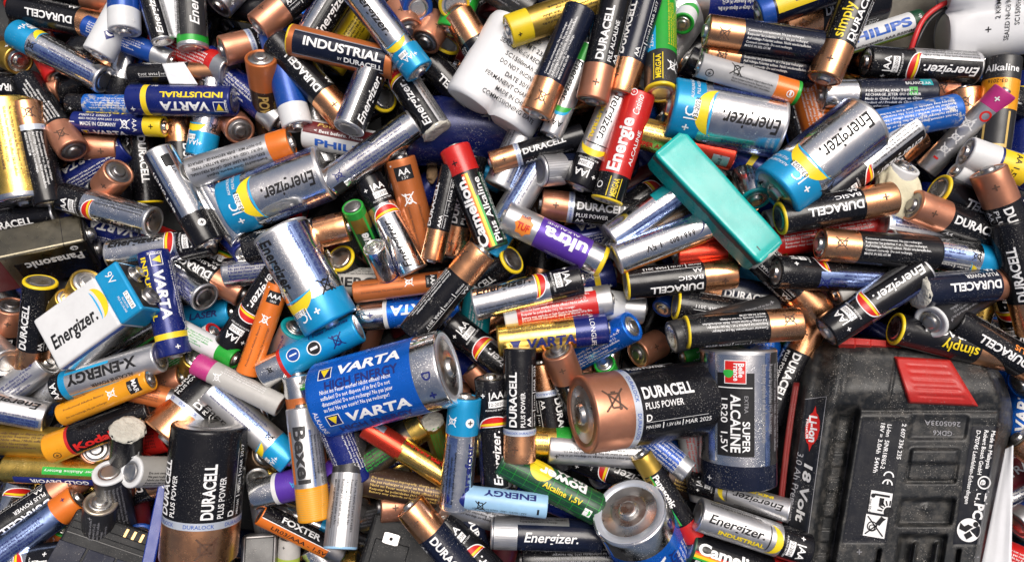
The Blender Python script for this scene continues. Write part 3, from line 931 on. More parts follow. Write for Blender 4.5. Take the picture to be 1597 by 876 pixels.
def battery_parts(key, kind, capm='', rim=''):
    ck = (key, kind, capm, rim)
    if ck in PARTS:
        return PARTS[ck]
    D = get_design(key, kind)
    R, L, nub = SIZES[kind]
    nseg = {'A': 40, 'B': 32, 'C': 56, 'D': 72}[kind]
    seed = RNG.random() * 100

    def wob(a, x):                                  # a film is never perfectly round
        return (0.022 * math.sin(3 * a + seed + x * .11) + 0.016 * math.sin(x * .5 + seed * 2 + 2 * a)) / R

    parts = {}
    bv = 0.10 * R if kind != 'D' else .07 * R
    bands = D['bands']
    rm = rim[2:] if rim[:2] == 'm:' else (D.get('rimm') or bands[0][2])
    rp = rim[2:] if rim[:2] == 'p:' else (D.get('rimp') or bands[-1][2])
    lip_m, lip_p = (.80 if kind != 'D' else .86) * R, (.80 if kind != 'D' else .74) * R
    if rim and rim[2:] not in ('yellow', 'old_gold'):          # a broad plastic ring round the end
        if rim[0] == 'm':
            lip_m = .66 * R
        else:
            lip_p = .70 * R
    for i, (t0, t1, m, pn) in enumerate(bands):
        g = parts.setdefault(pn, Geo())
        x0, x1 = -L / 2 + t0 * L, -L / 2 + t1 * L
        prof = []
        if i == 0:
            e = [(-L / 2 + bv * (1 - math.cos(u)), R - bv * (1 - math.sin(u))) for u in np.linspace(0, math.pi / 2, 4)]
            lathe(g, [(-L / 2 + .30, lip_m - .02), (-L / 2 + .02, lip_m)] + e + [(e[-1][0] + .05 * R, R)], rm, nseg, wob=wob)
            x0 = e[-1][0] + .05 * R
            prof.append((x0, R))
        n = max(1, int((x1 - x0) / (R * .55)))
        end = x1 - (bv if i == len(bands) - 1 else 0)
        prof += [(x0 + (end - x0) * k / n, R) for k in range(0 if i else 1, n + 1)]
        if i == len(bands) - 1:
            e = [(L / 2 - bv * (1 - math.sin(u)), R - bv * (1 - math.cos(u))) for u in np.linspace(0, math.pi / 2, 4)]
            if rim[:2] == 'p:':
                prof[-1] = (end - .05 * R, R)
                lathe(g, [prof[-1], (end, R)] + e[1:], rp, nseg, wob=wob)
            else:
                prof += e[1:]
            lathe(g, prof, m, nseg, wob=wob)
            lathe(g, [e[-1], (L / 2 + .02, lip_p), (L / 2 - .4, lip_p - .03)], rp, nseg, wob=wob)
        else:
            lathe(g, prof, m, nseg, wob=wob)
    # terminals
    cm = capm if capm and capm != 'crust' else D.get('cap', 'steel')
    gm = Geo()
    mr = lip_m + .35
    x = -L / 2
    if capm == 'crust':
        rr = random.Random(int(seed * 1000))
        lathe(gm, [(x - .5, 0), (x - .6, .3 * R), (x - .35, .55 * R), (x - .55, .75 * R), (x - .3, .92 * R), (x + .4, R * 1.03), (x + 1.2, R * 1.01)], 'crust', 40,
              wob=lambda a, q: .05 * math.sin(5 * a + q * 3) + .035 * math.sin(11 * a + 2 + q * 5) + .02 * math.sin(23 * a))
    else:
        q = lip_m / .80 if kind != 'D' else lip_m / .86
        lathe(gm, [(x - .12, 0), (x - .12, .56 * q)], cm, nseg)
        lathe(gm, [(x - .12, .56 * q), (x - .05, .60 * q), (x + .18, .64 * q), (x + .18, .70 * q), (x + .02, .74 * q), (x + .05, mr)], cm, nseg)
    parts['negative_terminal'] = gm
    gp = Geo()
    x = L / 2
    pr = lip_p + .3
    nr = .385 * R if kind in 'AB' else (.25 * R if kind == 'C' else .24 * R)
    lathe(gp, [(x - .28, pr), (x - .25, min(nr + .26 * R, pr - .1)), (x + .05, nr + .22 * R)], cm, nseg)
    lathe(gp, [(x + .05, nr + .22 * R), (x + .12, nr + .09 * R), (x + .05, nr + .04 * R)], cm, nseg)
    lathe(gp, [(x + .05, nr + .04 * R), (x + nub * .75, nr)], cm, nseg)
    lathe(gp, [(x + nub * .75, nr), (x + nub * .95, nr * .88), (x + nub, nr * .7), (x + nub * .93, nr * .25), (x + nub * .93, 0)], cm, nseg)
    parts['positive_terminal'] = gp
    # print
    gl, gs = Geo(), Geo()
    step = {'A': 1.5, 'B': 1.2, 'C': 2.1, 'D': 2.5}[kind]
    rank = 0
    for d in D['decs']:
        k = d[0]
        if k == 'R':
            _, t0, t1, a0, a1, m = d
            rank += 1
            w, h = (t1 - t0) * L, math.radians(a1 - a0) * R
            co, fs = rect(w, h)
            co = co + np.array([-L / 2 + (t0 + t1) / 2 * L, math.radians((a0 + a1) / 2) * R])
            lim = L / 2 - bv
            co[:, 0] = np.clip(co[:, 0], -lim, lim)
            put(gs, co, fs, wrap(R, .05 + .013 * min(rank, 10)), m, step * .55)
        elif k == 'X':
            _, (co, fs), t, a, m, rot = d
            rank += 1
            co = place2d(np.asarray(co) * R, -L / 2 + t * L, math.radians(a) * R, rot)
            put(gs, co, fs, wrap(R, .05 + .013 * min(rank, 10)), m, step * .55)
        elif k == 'T':
            _, s, ta, tb, a, h, m, bold, shear = d
            co, fs, w = text_at(s, h * R, abs(tb - ta) * L, bold, shear, 4 if h * R > 2.5 else 2)
            co = place2d(co, -L / 2 + (ta + tb) / 2 * L, math.radians(a) * R, 0 if tb > ta else 180)
            put(gl, co, fs, wrap(R, .19 + .003 * R), m, step)
        elif k == 'C':
            _, s, t, a, h, m, dr, bold = d
            co, fs, w = text_at(s, h * R, None, bold)
            if s in '+':
                co = co - np.array([0, co[:, 1].mean()])
            co = place2d(co, -L / 2 + t * L, math.radians(a) * R, 90 * dr)
            put(gl, co, fs, wrap(R, .19 + .003 * R), m, step)
        elif k == 'SP':
            _, lines, ta, tb, a, h, pitch, m = d
            ws = [text2d(s, 0.012, 0, 1)[2] for s in lines]
            sx = abs(tb - ta) * L / max(ws)
            sg = 1 if tb > ta else -1
            for i, s in enumerate(lines):
                co, fs, w = text_at(s, h * R, ws[i] * sx, 0.012, 0, 1, mid=False)
                yy = math.radians(a) * R - sg * (i - (len(lines) - 1) / 2) * pitch * R
                co = place2d(co, -L / 2 + ta * L, yy, 0 if sg > 0 else 180)
                put(gl, co, fs, wrap(R, .19 + .003 * R), m, None)
    if gs.f:
        parts['printed_stripe'] = gs
    if gl.f:
        parts['lettering'] = gl
    PARTS[ck] = {pn: g.mesh(pn) for pn, g in parts.items() if g.f}
    return PARTS[ck]


def d_bare(body='black', plus='', kind='A'):
    b = [(0, .8 if plus else 1, body, 'sleeve')]
    if plus:
        b.append((.8, 1, plus, 'end_band'))
    return dict(bands=b, decs=[], rimm=body, rimp=plus or body, cap='dark_steel')
# ------------------------------------------------------------------ letting things come to rest on one another
FLOOR_Z = -62.0
GX, GY = 310, 200                       # half extents of the height grid, mm
HG = np.full((2 * GY + 1, 2 * GX + 1), FLOOR_Z)
XS = np.arange(-GX, GX + 1, 1.0)
YS = np.arange(-GY, GY + 1, 1.0)
SOFT = 0.90
VSOFT = 0.22


def level(lay, x=0.0):
    """height of a layer; the heap rises gently from one side of the tray to the other"""
    return -33.0 + 6.6 * lay + 0.045 * x


def unproject(px, py, z):
    k = (CAM_H - z) / FPX
    return np.array([(px - 796) * k, -(py - 438.0) * k])


def cells(c, r):
    i0, i1 = max(0, int(c[0] - r + GX)), min(2 * GX, int(c[0] + r + GX) + 1)
    j0, j1 = max(0, int(c[1] - r + GY)), min(2 * GY, int(c[1] + r + GY) + 1)
    if i1 < i0 or j1 < j0:
        return None
    X_, Y_ = np.meshgrid(XS[i0:i1 + 1], YS[j0:j1 + 1])
    return slice(j0, j1 + 1), slice(i0, i1 + 1), X_, Y_


def section(kind, dims, d, soft):
    """half height above and below the axis at sideways distance d (nan outside)"""
    if kind == 'cyl':
        R = dims[0] * soft
        with np.errstate(invalid='ignore'):
            return np.sqrt(R * R - d * d)
    W, H = dims
    return np.where(np.abs(d) <= W / 2 * soft, H / 2 * soft, np.nan)


def rest(kind, dims, L, px_p, px_m, anchor='c', tilt=None, lift=0.0, soft=SOFT, lay=None):
    """px_p / px_m: where the plus and minus ends show in the photograph. Returns 4x4 (mm), X axis minus -> plus."""
    zc = -10.0
    tl = math.radians(tilt) if tilt is not None else 0.0
    peg = False

    def centre():
        zp, zm = zc + L / 2 * math.sin(tl), zc - L / 2 * math.sin(tl)
        a, b = unproject(*px_p, zp), unproject(*px_m, zm)
        u = (a - b) / max(1e-6, np.linalg.norm(a - b))
        Lh = L * math.cos(tl)
        if anchor == 'p':
            return a - u * Lh / 2, u, Lh
        if anchor == 'm':
            return b + u * Lh / 2, u, Lh
        return (a + b) / 2, u, Lh
    for it in range(7):
        if tilt is not None and it and it < 5:              # the tilt is measured against the line of sight
            see = math.atan2(-float(c @ u), CAM_H - zc)
            tl = math.radians(tilt) - 0.8 * see
            peg = abs(tl) >= math.radians(38)
        c, u, Lh = centre()
        if peg:
            up = c + u * Lh / 2 * (1 if tl > 0 else -1)
            cc = cells(up, dims[0] * 1.2)
            top = 0
            if cc is not None:
                m = (cc[2] - up[0]) ** 2 + (cc[3] - up[1]) ** 2 < (dims[0] * 1.1) ** 2
                top = np.percentile(HG[cc[0], cc[1]][m], 60) if m.any() else 0
            top = top + 5.0
            if lay is not None:
                top = min(max(top, level(lay, c[0]) - 5), level(lay, c[0]) + 7)
            zc = top + lift - L / 2 * abs(math.sin(tl))
            continue
        cc = cells(c, L * .5 + dims[0])
        if cc is None:
            zc = -20
        else:
            sl, sj, X_, Y_ = cc
            s = (X_ - c[0]) * u[0] + (Y_ - c[1]) * u[1]
            d = -(X_ - c[0]) * u[1] + (Y_ - c[1]) * u[0]
            low = section(kind, dims, d, soft)
            ok = (np.abs(s) <= Lh / 2 * .94) & ~np.isnan(low)
            if ok.any():
                need = HG[sl, sj][ok] + VSOFT * low[ok] + 0.4
                ss = s[ok]
                if tilt is None:
                    best = None
                    for deg in range(-7, 8):
                        k = math.tan(math.radians(deg))
                        a0 = np.percentile(need - k * ss, 96)
                        cost = a0 + 0.45 * abs(k) * L
                        if best is None or cost < best[0]:
                            best = (cost, a0, math.radians(deg))
                    zc, tl = best[1], best[2]
                else:
                    zc = np.percentile(need - math.tan(tl) * ss, 96)
        if lay is not None:
            hi = level(lay, c[0]) + max(0, dims[0] - 7) * .2 - max(0.0, L / 2 * abs(math.sin(tl)) - 5)
            zc = min(max(zc, hi - 14), hi)
        zc += lift
    c, u, Lh = centre()
    ux = np.array([u[0] * math.cos(tl), u[1] * math.cos(tl), math.sin(tl)])
    uy = np.array([-u[1], u[0], 0.0])
    uz = np.cross(ux, uy)
    M = np.eye(4)
    M[:3, 0], M[:3, 1], M[:3, 2] = ux, uy, uz
    M[:3, 3] = (c[0], c[1], zc)
    return M


def mark(kind, dims, L, M):
    """write a resting thing into the height grid"""
    c, ux = M[:3, 3], M[:3, 0]
    h = math.hypot(ux[0], ux[1])
    cc = cells(c, L / 2 + max(dims))
    if cc is None:
        return
    sl, sj, X_, Y_ = cc
    if h < 0.25:
        u = np.array([1.0, 0.0]) if h < 1e-6 else ux[:2] / h
    else:
        u = ux[:2] / h
    s = (X_ - c[0]) * u[0] + (Y_ - c[1]) * u[1]
    d = -(X_ - c[0]) * u[1] + (Y_ - c[1]) * u[0]
    hi = section(kind, dims, d, 1.0)
    ext = L / 2 * h + dims[0] * abs(ux[2]) * .9
    slope = ux[2] / max(h, 1e-3)
    zt = np.minimum(c[2] + slope * s + hi / max(h, .5), c[2] + L / 2 * abs(ux[2]) + np.nan_to_num(hi) * h)
    ok = (np.abs(s) <= ext) & ~np.isnan(hi)
    sub = HG[sl, sj]
    sub[ok] = np.maximum(sub[ok], zt[ok])


def to_matrix(M, roll=0.0):
    # the roll is measured against the line of sight too
    v = np.array([0, 0, CAM_H]) - M[:3, 3]
    roll -= math.degrees(math.atan2(float(v @ M[:3, 1]), float(v @ M[:3, 2])))
    m = Matrix(M.tolist())
    m = m @ Matrix.Rotation(math.radians(roll), 4, 'X')
    m.translation = m.translation * 0.001
    return m


def thing(name, label, cat, M, group=None):
    o = bpy.data.objects.new(name, None)
    o.empty_display_size = 0.01
    o.matrix_world = M
    COL.objects.link(o)
    o['label'] = label
    o['category'] = cat
    if group:
        o['group'] = group
    return o


def part(name, me, parent, label=None):
    o = bpy.data.objects.new(name, me)
    o.parent = parent
    COL.objects.link(o)
    if label:
        o['label'] = label
    return o


def solid(name, me, label, cat, M, group=None):
    o = bpy.data.objects.new(name, me)
    o.matrix_world = M
    COL.objects.link(o)
    o['label'] = label
    o['category'] = cat
    if group:
        o['group'] = group
    return o


def setting(name, me, kind='structure'):
    o = bpy.data.objects.new(name, me)
    COL.objects.link(o)
    o['kind'] = kind
    return o
# ------------------------------------------------------------------ things that are not round cells
mat('case_black', (0.014, 0.015, 0.016), rough=0.42, dust=1.4, grime=1.1, bump=0.16, bscale=420, mott=0.3)
mat('rail_red', (0.17, 0.012, 0.010), rough=0.45, dust=0.5, grime=0.4)
mat('case_dark', (0.008, 0.009, 0.011), rough=0.5, dust=0.6, grime=0.2, spec=0.25)
mat('bar_blue', (0.008, 0.030, 0.24), rough=0.25, dust=0.3, grime=0.15)
mat('case_red', (0.44, 0.02, 0.016), rough=0.42, dust=0.5, grime=0.25, bump=0.12, bscale=300)
mat('label_black', (0.007, 0.008, 0.012), rough=0.30, dust=0.7, grime=0.25, bump=0.05)
mat('recess_navy', (0.006, 0.009, 0.026), spec=0.25, rough=0.5, dust=0.6, grime=0.3, bump=0.1)
mat('paper', (0.74, 0.75, 0.78), rough=0.7, dust=0.05, grime=0.15, bump=0.05, mott=0.03)
mat('wrap_white', (0.74, 0.745, 0.76), rough=0.36, dust=0.0, grime=0.05, bump=0.10, bscale=55, mott=0.03, coat=0.15)
mat('cap_cream', (0.66, 0.66, 0.58), rough=0.45, dust=0.05, grime=0.10, bump=0.06, mott=0.04)
mat('wire_red', (0.56, 0.02, 0.022), rough=0.4, dust=0.2, bump=0, grime=0.2)
mat('wire_black', (0.012, 0.012, 0.013), rough=0.4, dust=0.3, bump=0, grime=0.2)
mat('foam', (0.60, 0.56, 0.40), rough=0.8, dust=0.1, grime=0.4, bump=0.5, bscale=300)
mat('wood', (0.30, 0.19, 0.10), rough=0.8, dust=0.3, grime=0.5, bump=0.5, bscale=300, mott=0.3)
mat('card', (0.14, 0.125, 0.095), rough=0.55, dust=0.25, grime=0.9, bump=0.5, bscale=120, mott=0.4)
mat('brass', (0.40, 0.26, 0.12), metal=1.0, rough=0.35, dust=0.4, bump=0.05)
mat('tape', (0.075, 0.085, 0.085), rough=0.5, dust=0.3, grime=0.6, mott=0.4)
mat('glue', (0.42, 0.45, 0.42), rough=0.6, dust=0.1, grime=0.7, bump=0.6, bscale=400)
mat('tray_plastic', (0.02, 0.022, 0.025), rough=0.6, dust=0.5)


def flat(z):
    return lambda co: np.stack([co[:, 0], co[:, 1], np.full(len(co), z)], 1)


def smooth_obj(me):
    me.polygons.foreach_set('use_smooth', [True] * len(me.polygons))
    return me


def nine_volt_white():
    """white nine-volt block: X towards the terminals, Y across the broad face, Z up"""
    M = rest('box', (24, 20), 48, (216, 448), (92, 538), tilt=23, lay=7)
    mark('box', (24, 20), 48, M)
    t = thing('block_battery', 'white and blue nine-volt block with black slanted lettering and yellow swoosh', 'battery', to_matrix(M, -27), 'nine-volt blocks')
    L, W, H = 46.0, 26.0, 17.0
    g = Geo(); box(g, (-6, 0, 0), (L - 12, W, H), 'white', 1.2); part('casing', g.mesh('casing'), t)
    g = Geo(); box(g, (-6, -W / 2 - .02, -1.2), (L - 13, .24, H - 4.5), 'silver'); box(g, (-6, -W / 2 - .06, 5.6), (L - 13, .2, 2.4), 'blue'); part('side_panel', g.mesh('side_panel'), t)
    g = Geo(); box(g, (17, 0, 0), (12.4, W + .15, H + .15), 'cyan', 1.2); part('end_band', g.mesh('end_band'), t)
    g = Geo(); box(g, (23.0, 0, 0), (.9, W - 2.6, H - 2.6), 'ink_black', .3); part('terminal_plate', g.mesh('terminal_plate'), t)
    snaps(t, 23.4)
    z = H / 2 + .10
    g = Geo()
    co, fs, w = text_at('Energizer.', 6.2, 24, .024, .2); put(g, place2d(co, -8.0, -1.5, 0), fs, flat(z + .03), 'ink_black', None)
    co, fs, w = text_at('9V', 3.6); put(g, place2d(co, 17.5, 7.5, -90), fs, flat(z + .12), 'ink_white', None)
    co, fs = rect(2.3, 8.5); put(g, co + np.array([20, -6]), fs, flat(z + .06), 'ink_white', None)
    co, fs, w = text_at('12-2018', 1.4, 7.6); put(g, place2d(co, 20, -6, -90), fs, flat(z + .12), 'ink_black', None)
    for k, s in enumerate(('ALKALINE', 'PILE ALCALINE')):
        co, fs, w = text_at(s, .9); put(g, place2d(co, 17.8 - k * 1.5, -6, -90), fs, flat(z + .12), 'ink_white', None)
    part('lettering', g.mesh('lettering'), t)
    g = Geo()
    co, fs = crescent(5.2, 2.0, 7.4); put(g, co + np.array([6.0, 1.5]), fs, flat(z + .02), 'ink_yellow', None)
    co, fs = crescent(1.5, .7, 7); put(g, co + np.array([5.2, 1.0]), fs, flat(z + .03), 'ink_cyan', None)
    part('printed_swoosh', g.mesh('printed_swoosh'), t)


def snaps(t, x):
    for y, kind in ((6.3, 0), (-6.3, 1)):
        g = Geo()
        if kind == 0:
            lathe(g, [(x, 4.2), (x + .5, 4.2), (x + .5, 2.9)], 'steel', 24)
            lathe(g, [(x + .5, 2.9), (x + 2.6, 2.7), (x + 3.0, 3.0), (x + 3.2, 2.5), (x + 3.2, 1.6), (x + 2.0, 1.5), (x + 2.0, 0)], 'steel', 24)
        else:
            lathe(g, [(x, 4.6), (x + .5, 4.6), (x + .5, 4.0)], 'steel', 6)
            lathe(g, [(x + .5, 4.0), (x + 2.8, 4.3), (x + 3.0, 3.6), (x + 1.2, 3.0), (x + 1.0, 0)], 'dark_steel', 6)
        g.v = [(p[0], p[1] + y, p[2]) for p in g.v]
        part('snap_terminal', g.mesh('snap_terminal'), t)


def nine_volt_gold():
    M = rest('box', (26, 26), 48, (146, 376), (-40, 416), tilt=6, lay=5.2)
    mark('box', (26, 26), 48, M)
    t = thing('block_battery', 'gold and black nine-volt block with red tail and steel snap terminals', 'battery', to_matrix(M, -38), 'nine-volt blocks')
    L, W, H = 46.0, 17.0, 26.0
    g = Geo(); box(g, (1, 0, 0), (L - 1, W, H), 'pale_gold', 1.3); part('casing', g.mesh('casing'), t)
    g = Geo(); box(g, (-17.0, 0, 0), (12.4, W + .14, H + .14), 'maroon', 1.3); part('red_tail', g.mesh('red_tail'), t)
    g = Geo(); box(g, (7.0, -W / 2 - .02, -3), (30, .3, H - 8), 'black'); part('side_panel', g.mesh('side_panel'), t)
    g = Geo(); box(g, (14.6, 0, 0), (.28, W + .1, H + .1), 'ink_black', .1); part('seam_line', g.mesh('seam_line'), t)
    g = Geo(); box(g, (23.7, 0, 0), (.9, W - 2.4, H - 2.4), 'ink_black', .3); part('terminal_plate', g.mesh('terminal_plate'), t)
    # snaps stand one above the other along Z
    for z, k in ((6.3, 0), (-6.3, 1)):
        g = Geo()
        x = 24.1
        r = 3.0 if k == 0 else 4.3
        lathe(g, [(x, r + 1.2), (x + .5, r + 1.2), (x + .5, r)], 'steel', 24 if k == 0 else 6)
        lathe(g, [(x + .5, r), (x + 2.8, r * .95), (x + 3.1, r * .7), (x + 1.6, r * .6), (x + 1.5, 0)], 'steel', 24 if k == 0 else 6)
        g.v = [(p[0], p[1], p[2] + z) for p in g.v]
        part('snap_terminal', g.mesh('snap_terminal'), t)
    side = lambda y: (lambda co: np.stack([co[:, 0], np.full(len(co), y), co[:, 1]], 1))
    g = Geo()
    co, fs, w = text_at('Panasonic', 5.2, 24, .03); put(g, place2d(co, 8, 3.2, 180), fs, side(-W / 2 - .22), 'ink_white', None)
    co, fs = disc(2.0, 20); put(g, co + np.array([18, 9.6]), fs, side(-W / 2 - .16), 'ink_black', None)
    co, fs = disc(1.7, 20); put(g, co + np.array([18, 9.6]), fs, side(-W / 2 - .19), 'ink_white', None)
    co, fs, w = text_at('+', 3.0, None, .02); put(g, place2d(co, 18, 9.4, 0), fs, side(-W / 2 - .22), 'ink_black', None)
    part('lettering', g.mesh('lettering'), t)


def twin_outline(R, n=15, waist=False):
    """cross-section of two cells side by side under shrink film, as (y, z) from the top middle round"""
    pts = []
    for k in range(n):
        a = math.pi / 2 - math.pi * k / (n - 1)
        pts.append((R + R * math.cos(a), R * math.sin(a)))
    for k in range(n):
        a = -math.pi / 2 - math.pi * k / (n - 1)
        pts.append((-R + R * math.cos(a), R * math.sin(a)))
    return pts


def lobed(R, f):
    """outline pulled in at the waist by fraction f; lists (y, z) all the way round"""
    pts = []
    for sx in (1, -1):
        for k in range(25):
            a = math.pi / 2 - math.pi * k / 24
            a = a if sx == 1 else a - math.pi
            pts.append([sx * R + R * math.cos(a) * 1.0, R * math.sin(a)])
    out = []
    m = []
    for i, p in enumerate(pts):
        m.append(p)
        if i in (24, 49):
            q = pts[(i + 1) % 50]
            for k in range(1, 10):
                t = k / 10
                y = p[0] + (q[0] - p[0]) * t
                z = p[1]
                real = math.sqrt(max(0, R * R - (abs(y) - R) ** 2)) * (1 if z > 0 else -1)
                m.append([y, z * (1 - f) + real * f])
    return m


def twin_pack(px_a, px_b, tilt, label, texts, lay=4.2, lift=0):
    """two sub-C cells in white film. X runs from the shown lobed end (minus) to the far end"""
    R, L = 11.2, 42.0
    M = rest('box', (42, 22), L, px_b, px_a, anchor='m', tilt=tilt, lift=lift, lay=lay)
    mark('box', (42, 22), L, M)
    t = thing('twin_cell_pack', label, 'battery pack', to_matrix(M, 0), 'white shrink-wrapped packs')
    g = Geo()
    rows = [(-L / 2, .90, .80), (-L / 2 + .5, .965, .75), (-L / 2 + 2.2, 1, .55), (-L / 2 + 6, 1, .28), (-L / 2 + 10, 1, .10), (0, 1, .05), (L / 2 - 8, 1, .12), (L / 2 - 3, 1, .5), (L / 2 - .5, .965, .75), (L / 2, .9, .8)]
    vs, fs = [], []
    n = None
    for x, s, f in rows:
        o = lobed(R, f)
        n = len(o)
        vs += [(x, y * (s if abs(s) < 1 else 1) , z * s) for y, z in o]
    for r in range(len(rows) - 1):
        for i in range(n):
            j = (i + 1) % n
            fs.append((r * n + i, r * n + j, (r + 1) * n + j, (r + 1) * n + i)[::-1])
    g.add(vs, fs, 'wrap_white', True)
    part('shrink_film', g.mesh('shrink_film'), t)
    for sy in (-1, 1):
        for sx in (-1, 1):
            g = Geo()
            x = sx * (L / 2 - .15)
            lathe(g, [(x, 0), (x, R * .6), (x - sx * .1, R * .84), (x - sx * .9, R * .93)], 'cap_cream', 40)
            g.v = [(p[0], p[1] + sy * R, p[2]) for p in g.v]
            part('cell_end', g.mesh('cell_end'), t)

    def over(off):
        def fn(co):
            y = co[:, 1]
            e = np.abs(y) - R
            a = np.clip(e / R, 0, 3)
            yy = np.where(e > 0, np.sign(y) * (R + (R + off) * np.sin(a)), y)
            zz = np.where(e > 0, (R + off) * np.cos(a), R + off)
            return np.stack([co[:, 0], yy, zz], 1)
        return fn
    g = Geo()
    for s, x, y, h, ln, rot in texts:
        co, fs2, w = text_at(s, h, ln, .006)
        # split along the film so that it follows the bend
        co = place2d(co, x, y, rot)
        put(g, co, fs2, over(.14), 'ink_black', 1.6)
    part('lettering', g.mesh('lettering'), t)
    return t, M


def white_packs():
    tx = [('BYD', 16.2, -1, 2.0, None, -90), ('2 KRMT 23/43', 12.4, -1.5, 2.0, 17, -90), ('SEALED Ni-Cd RECHARGEABLE', 8.4, -3.5, 2.0, 32, -90), ('SC1500mAh 2.4V', 4.4, -2.5, 2.0, 20, -90),
          ('DO NOT INCINERATE', .4, -3.5, 2.0, 23, -90), ('DATE 30/10', -3.6, -3.5, 2.0, 13, -90), ('PERMANENT CHARGE 75mA', -7.4, -4.5, 2.0, 31, -90), ('MADE IN CHINA', -11.2, -5, 2.0, 17, -90), ('COMMISSIONING DATE', -15, -5.5, 2.0, 27, -90)]
    twin_pack((759, 181), (838, 49), -15, 'white twin-cell pack with black charging print, copper cell lying across it', tx, 4.4)
    tx = [('BYD', 6.6, 6, 1.9, None, 90), ('2 KRMT 23/43', 3.0, 3, 1.9, 17, 90), ('SEALED Ni-Cd RECHARGEABLE', -.8, 1.5, 1.9, 33, 90), ('SC1500mAh 2.4V', -4.6, 1, 1.9, 20, 90), ('DO NOT INCINERATE', -8.4, 3, 1.9, 24, 90),
          ('DATE 12/11', -12, 0, 1.9, 13, 90), ('PERMANENT CHARGE 75mA', -15.4, 4, 1.9, 31, 90), ('MADE IN CHINA', -18.6, 0, 1.9, 18, 90), ('+', 6.5, -9.5, 3.4, None, 90)]
    tx = [(s, -x, y, h, l, 90) for s, x, y, h, l, r in tx]
    t, M = twin_pack((1468, 20), (1640, -2), -16, 'white twin-cell pack with domed end and red wire, cropped by the corner', tx, 6)
    # red and black leads looping out of the domed end
    for nm, mm, r, pts, z in (('red_wire', 'wire_red', 1.15, [(1502, -4), (1470, 6), (1440, 28), (1424, 60), (1421, 92), (1428, 120)], 9), ('black_wire', 'wire_black', .8, [(1508, 0), (1478, 10), (1448, 31), (1430, 62), (1427, 92), (1432, 120)], 7.6)):
        P3 = [np.array([*unproject(px, py, z), z - (2.5 if i == 0 else 0) - 3.5 * max(0, i - 3)]) for i, (px, py) in enumerate(pts)]
        g = Geo()
        tube(g, P3, r, mm)
        g2 = g.mesh(nm)
        o = part(nm, smooth_obj(g2), t)
        o.matrix_parent_inverse = Matrix(t.matrix_world).inverted()


def tube(g, P3, r, mname, n=10, per=8):
    pts = []
    P3 = [np.array(p, float) for p in P3]
    Q = [2 * P3[0] - P3[1]] + P3 + [2 * P3[-1] - P3[-2]]
    for i in range(1, len(Q) - 2):
        for k in range(per):
            t = k / per
            a, b, c, d = Q[i - 1], Q[i], Q[i + 1], Q[i + 2]
            pts.append(.5 * ((2 * b) + (-a + c) * t + (2 * a - 5 * b + 4 * c - d) * t * t + (-a + 3 * b - 3 * c + d) * t ** 3))
    pts.append(P3[-1])
    vs, fs = [], []
    for i, p in enumerate(pts):
        d = pts[min(i + 1, len(pts) - 1)] - pts[max(i - 1, 0)]
        d = d / np.linalg.norm(d)
        u = np.cross(d, [0, 0, 1.0])
        u = u / (np.linalg.norm(u) + 1e-9)
        v = np.cross(u, d)
        for k in range(n):
            a = 2 * math.pi * k / n
            vs.append(p + r * (math.cos(a) * u + math.sin(a) * v))
    for i in range(len(pts) - 1):
        for k in range(n):
            j = (k + 1) % n
            fs.append((i * n + k, i * n + j, (i + 1) * n + j, (i + 1) * n + k))
    fs.append(tuple(range(n)))
    fs.append(tuple(range(len(vs) - n, len(vs)))[::-1])
    g.add(vs, fs, mname, True)


